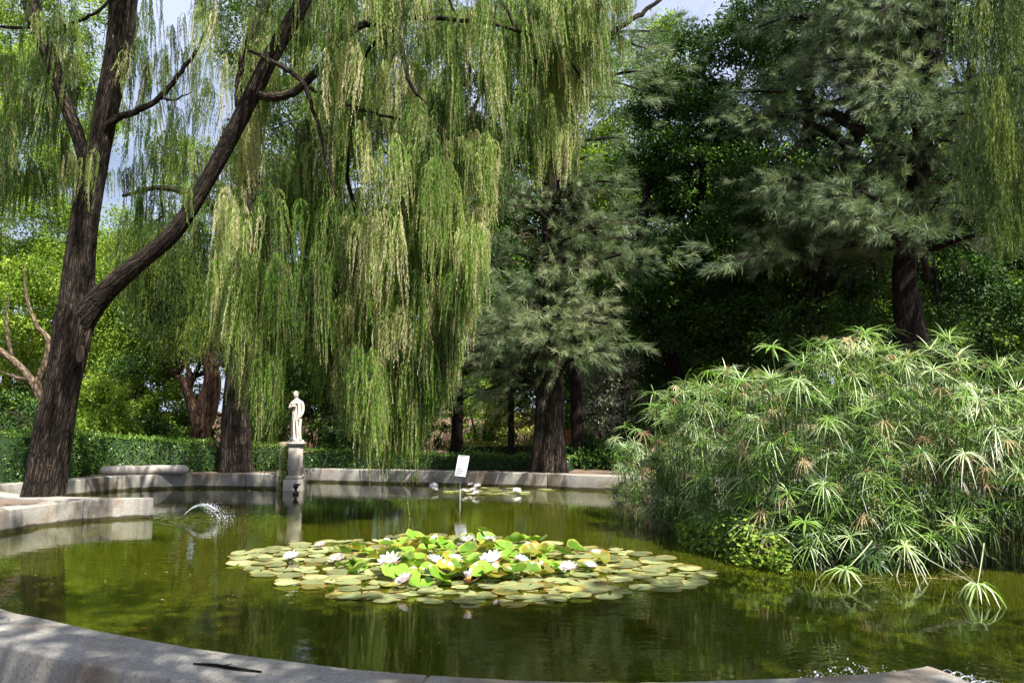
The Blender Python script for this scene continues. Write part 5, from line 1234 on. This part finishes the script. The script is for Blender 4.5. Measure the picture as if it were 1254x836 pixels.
def stand(label, spots, n, Rr=(.24, .37), dry=.08, low=.20):
    """spots: list of (px, py_top, depth_front, depth_back, x half width px)"""
    t = None; lf = MB(); st = MB(); dr = MB()
    b0 = spots['base']; t = thing('papyrus_clump', b0, label, 'plant')
    for _ in range(n):
        x = U(*spots['x']); yt = np.interp(x, *spots['top']); d = spots['d'][0] + (spots['d'][1] - spots['d'][0]) * U(0, 1) ** 1.5
        dfront = np.interp(x, *spots['front']); d = max(d, dfront + U(0, .25)) if 'front' in spots else d
        yl = np.interp(x, *spots['low']); u = U(0, 1) ** 1.15
        y = yt + (yl - yt) * u + rng.normal(0, 13)
        if u > .45: d = min(d, dfront + U(0, 1.0))
        # further stems stay as tall as the photograph shows: keep height under 2.9 m
        c = P(x, y, d)
        if c[2] < .12: c[2] = U(.12, .3)
        if c[2] > 3.0: c[2] = U(2.5, 3.0)
        bx = c[0] * .0 + np.interp(x, *spots['basex']) + rng.normal(0, .30); by = d + .35 + U(0, .5)
        root = np.array([c[0] * .65 + bx * .35, by, -.3]); tip = stem(st, root, c, U(.006, .009), .18, tone=U(.1, .7))
        ax = unit(tip * .7 + np.array([0, 0, .5]) + rng.normal(0, .18, 3))
        tn = np.clip(.15 + .85 * U(0, 1) - .18 * (u > .6), 0, 1)  # shadow gaps put into the tone, heads low in the clump darkest
        if U(0, 1) < dry:
            umbrella(dr, c, ax, U(.14, .24), 16, U(.2, .9), .9, .014)
        else:
            umbrella(lf, c, ax, U(*Rr) * 1.0, int(U(15, 27)), tn, U(.02, .45) if U(0, 1) < .7 else U(.5, .9))
            if U(0, 1) < .22:      # flower head: short straw coloured rays
                k = 26; dd_ = unit(rng.standard_normal((k, 3)) + [0, 0, .9]); leaves(dr, np.repeat(c[None], k, 0), dd_, rng.standard_normal((k, 3)), U(.05, .10, k), .008 * np.ones(k), U(.3, 1, k))
    # upright grassy growth and old stalks low in the clump
    k = int(n * low * 10); x = U(*spots['x'], k); dfr = np.interp(x, *spots['front']); d = dfr + U(.05, 1.3, k)
    c = P(x, 560, d); z = U(-.05, 1.5, k) * np.interp(x, [760, 830, 1000, 1254], [.35, .6, 1, 1]) + np.interp(x, [1000, 1080, 1254], [0, .35, .5])
    leaves(lf, np.stack([c[:, 0], d, z], 1), np.stack([rng.normal(0, .5, k), rng.normal(-.15, .4, k), U(.1, 1, k)], 1), rng.standard_normal((k, 3)), U(.16, .36, k), .011 * np.ones(k), U(.0, .55, k))
    k //= 3; x = U(*spots['x'], k); dfr = np.interp(x, *spots['front']); d = dfr + U(.2, 1.3, k); c = P(x, 560, d)
    leaves(dr, np.stack([c[:, 0], d, U(-.05, .9, k)], 1), np.stack([rng.normal(0, .6, k), rng.normal(0, .4, k), rng.normal(.1, .6, k)], 1), rng.standard_normal((k, 3)), U(.15, .4, k), .010 * np.ones(k), U(0, .8, k))
    child_build(st, 'stems', M['stem'], t); child_build(lf, 'leaves', M['papyrus'], t); child_build(dr, 'dry_heads', M['dry'], t)
FR = ([740, 775, 800, 850, 905, 960, 1060, 1160, 1254, 1330], [14.5, 13.6, 12.2, 11.0, 9.9, 9.4, 9.1, 9.0, 8.9, 8.8])
BX = ([760, 900, 1000, 1100, 1254], [2.6, 3.6, 4.3, 5.0, 6.2])
stand('huge sunlit papyrus clump filling the right side of the pond, main dome of the thicket', dict(base=(4.6, 10.2, -.3), x=(930, 1175), top=([930, 960, 1000, 1060, 1100, 1175], [462, 446, 432, 412, 430, 430]), low=([930, 1000, 1060, 1175], [668, 676, 672, 664]), d=(9.3, 11.6), front=FR, basex=BX), 500)
stand('papyrus clump running out of view at the right edge, dark at its foot', dict(base=(6.4, 10.2, -.3), x=(1160, 1330), top=([1160, 1200, 1254, 1330], [432, 440, 462, 470]), low=([1160, 1254, 1330], [660, 655, 655]), d=(9.0, 11.2), front=FR, basex=([1160, 1330], [5.6, 7.2])), 270)
stand('softer darker papyrus clump sloping down on the left of the thicket', dict(base=(3.2, 11.8, -.3), x=(800, 950), top=([790, 830, 880, 950], [500, 482, 464, 455]), low=([790, 860, 950], [610, 640, 660]), d=(10.2, 13.5), front=FR, basex=BX), 260)
stand('low tangled papyrus reaching over the water at the far left of the thicket', dict(base=(2.3, 12.6, -.3), x=(752, 870), top=([752, 790, 830, 870], [535, 540, 560, 580]), low=([752, 800, 870], [612, 630, 660]), d=(12.0, 15.0), front=FR, basex=BX), 170, (.18, .28), .12, .5)
# low leafy creeping plant at the water's edge
t = thing('creeping_plant', (float(P(905, 690, 9.9)[0]), 9.9, 0), 'low creeping plant with small round leaves at the foot of the papyrus', 'plant'); f = MB(); k = 1500
x = U(830, 965, k); d = np.interp(x, *FR) - .1 + U(-.25, .6, k) ; c = P(x, 690, d); hgt = U(0, 1, k) ** 1.6 * .55 * np.interp(x, [830, 900, 965], [.5, 1, .6])
leaves(f, np.stack([c[:, 0], d, .02 + hgt], 1), rng.standard_normal((k, 3)) * [1, 1, .3], np.array([0, -.4, 1]) + rng.standard_normal((k, 3)) * .5, U(.04, .075, k), U(.035, .06, k), U(.3, 1, k))
child_build(f, 'leaves', M['lime'], t)
b = MB()
for q in range(16):
    x = U(850, 950); d = float(np.interp(x, *FR)); c = P(x, 690, d); tube(b, [(c[0], d + .4, -.05), (c[0] + U(-.1, .1), d + .1, .2), (c[0] + U(-.3, .3), d - .2, .03)], .004, 4)
child_build(b, 'stems', M['stem'], t)
# separate bent stems
def bent(label, root, tip, R, n, tn, droop, axis_=(0, 0, 1), mat='papyrus', extra=()):
    t = thing('papyrus_shoot', (tip[0], tip[1], 0), label, 'plant'); st = MB(); lf = MB()
    stem(st, root, tip, .009, .05, .9)
    for e in extra: stem(st, e, tip, .008, .05, .9)
    umbrella(lf, np.array(tip), axis_, R, n, tn, droop, .022); child_build(st, 'stem', M['stem'], t); child_build(lf, 'leaves', M[mat], t)
c = G(1036, 712, 0); tip = P(1036, 697, c[1]); bent('small papyrus umbrella bent low over the water on a pale slanting stem', P(1068, 662, c[1] + .3), tip, .30, 16, .7, .75, (-.3, -.3, .9))
c = G(1195, 738, 0); tip = P(1197, 716, c[1]); bent('collapsed papyrus umbrella dipping into the water at the right on crossing stems', P(1120, 675, c[1] + .5), tip, .27, 17, .8, 1.15, (0, -.2, 1), extra=(P(1140, 662, c[1] + .9), P(1205, 665, c[1] + .7)))
c = G(1113, 705, 0); tip = P(1108, 668, c[1] + .1); bent('ragged papyrus umbrella with a kinked stem left of the collapsed one', P(1098, 640, c[1] + .9), tip, .28, 14, .75, .7, (.2, -.4, .8), extra=(G(1098, 706, 0), G(1136, 716, 0), G(1127, 724, 0)))
c = G(985, 640, 0); tip = P(893, 588, 11.0); bent('long pale papyrus stem leaning left out of the thicket', (4.3, 11.6, .2), P(782, 600, 12.9), .2, 12, .6, .9, (-.8, -.2, .4))
for (x, y, d, R, tn, lab) in [(912, 585, 10.3, .34, .95, 'bright spiky papyrus umbrella low on the front left of the thicket'), (858, 622, 11.4, .36, .9, 'spiky papyrus umbrella low above the end of the lily patch'), (1060, 408, 10.6, .38, .55, 'tallest papyrus umbrella standing above the top of the thicket'), (945, 425, 10.8, .30, .6, 'upright papyrus umbrella on the left shoulder of the thicket'), (925, 640, 9.9, .33, .75, 'drooping papyrus umbrella above the creeping plant'), (985, 640, 9.1, .3, .6, 'drooping papyrus umbrella near the pale slanting stem')]:
    tp = P(x, y, d); bent(lab, (tp[0] + .5, d + .5, -.3), tp, R, 22, tn, .45, (-.1, -.35, .9))
# submerged rusty stalks
b = MB(); c = G(1120, 712, 0)
for q in range(22):
    x = c[0] + U(-.7, .7); y = c[1] + U(-.2, .5); a_ = U(-.5, .5); L_ = U(.1, .4); tube(b, [(x - L_ * cos(a_), y - L_ * sin(a_), -.012), (x, y, .001), (x + L_ * cos(a_), y + L_ * sin(a_) + U(-.05, .05), -.012)], U(.002, .0045), 5, tone=U(.0, .6))
tag(b.build('sunken_stalks', M['dry']), 'rusty dead stalks lying flat on the water left of the collapsed umbrella', 'stalks')

# ------------------------------------------------------------------ unseen tree added behind the camera to shade near kerb and front water
tree('added_shade_tree', 'unseen tree added behind the viewer to shade the near kerb and front water', np.array([4.5, -6.5, .06]), [[[(4.5, -6.5, -.1), (4.4, -6.4, 4), (3.8, -5.6, 8), (3.0, -4.8, 11)], np.linspace(.4, .12, 19)]],
     [(1.2, -1.0, 9.2, 2.8, 1.8, 1.1), (-2.6, -1.0, 9.8, 2.6, 1.8, 1.1), (4.6, -.4, 9.4, 2.2, 1.8, 1.1), (3, -5, 12, 3, 3, 2), (7.2, 1.0, 10.5, 2, 1.6, 1.2), (-4, 2.5, 10.5, 2, 2, 1), (2.6, 1.0, 9.6, 2, 1.1, .9), (5.2, 1.3, 9.8, 2, 1.1, .9), (-.5, 1.6, 10.2, 2, 1.5, .9)], ('bark_dark', 'mid'), 600, 60, .2, .55, lobe_px=False)

# ------------------------------------------------------------------ light, sky, camera
SUN_EL, SUN_AZ = radians(54), (0.50, -0.62)       # azimuth vector from the scene towards the sun
az = np.array(SUN_AZ) / np.linalg.norm(SUN_AZ)
sun = bpy.data.lights.new('sun', 'SUN'); sun.energy = 5.0; sun.angle = radians(.53); sun.color = (1, .955, .87)
so = bpy.data.objects.new('sun', sun); C.objects.link(so)
from mathutils import Vector
dirv = Vector((az[0] * cos(SUN_EL), az[1] * cos(SUN_EL), sin(SUN_EL)))
so.rotation_euler = (-dirv).to_track_quat('-Z', 'Y').to_euler(); so.location = (8, -8, 25)
w = bpy.data.worlds.new('World'); bpy.context.scene.world = w; w.use_nodes = True
nt = w.node_tree; nt.nodes.clear()
sky = nt.nodes.new('ShaderNodeTexSky'); sky.sky_type = 'NISHITA'; sky.sun_disc = False; sky.sun_elevation = SUN_EL
sky.sun_rotation = math.atan2(dirv.x, dirv.y); sky.air_density = 1.0; sky.dust_density = 4.0; sky.ozone_density = 1.0
bg = nt.nodes.new('ShaderNodeBackground'); bg.inputs[1].default_value = .06
ow = nt.nodes.new('ShaderNodeOutputWorld'); tcw = nt.nodes.new('ShaderNodeTexCoord'); cn = noise(nt, mapping(nt, tcw.outputs['Generated'], (1, 1, 2.2)), 2.6, 6, .6, .4)
cr_ = ramp(nt, [(.36, (.25, .25, .25)), (.58, (.95, .95, .95))]); nt.links.new(cn.outputs[0], cr_.inputs[0])
nt.links.new(mixc(nt, cr_.outputs[0], sky.outputs[0], (4.8, 5.4, 7.2)), bg.inputs[0]); nt.links.new(bg.outputs[0], ow.inputs[0])

cam = bpy.data.cameras.new('camera'); co = bpy.data.objects.new('camera', cam); C.objects.link(co)
co.location = (0, 0, CAMZ); co.rotation_euler = (radians(90) + TH, 0, 0)
cam.sensor_width = 36; cam.lens = F / 1254 * 36; cam.clip_end = 600; cam.clip_start = .05
sc = bpy.context.scene; sc.camera = co
sc.view_settings.view_transform = 'Standard'; sc.view_settings.look = 'None'; sc.view_settings.exposure = 1.5; sc.view_settings.gamma = 1
sc.cycles.use_denoising = True
sc.cycles.max_bounces = 8; sc.cycles.diffuse_bounces = 3; sc.cycles.glossy_bounces = 3; sc.cycles.transmission_bounces = 4; sc.cycles.transparent_max_bounces = 8
sc.cycles.sample_clamp_indirect = 6; sc.cycles.caustics_reflective = False; sc.cycles.caustics_refractive = False
sc.render.use_persistent_data = False
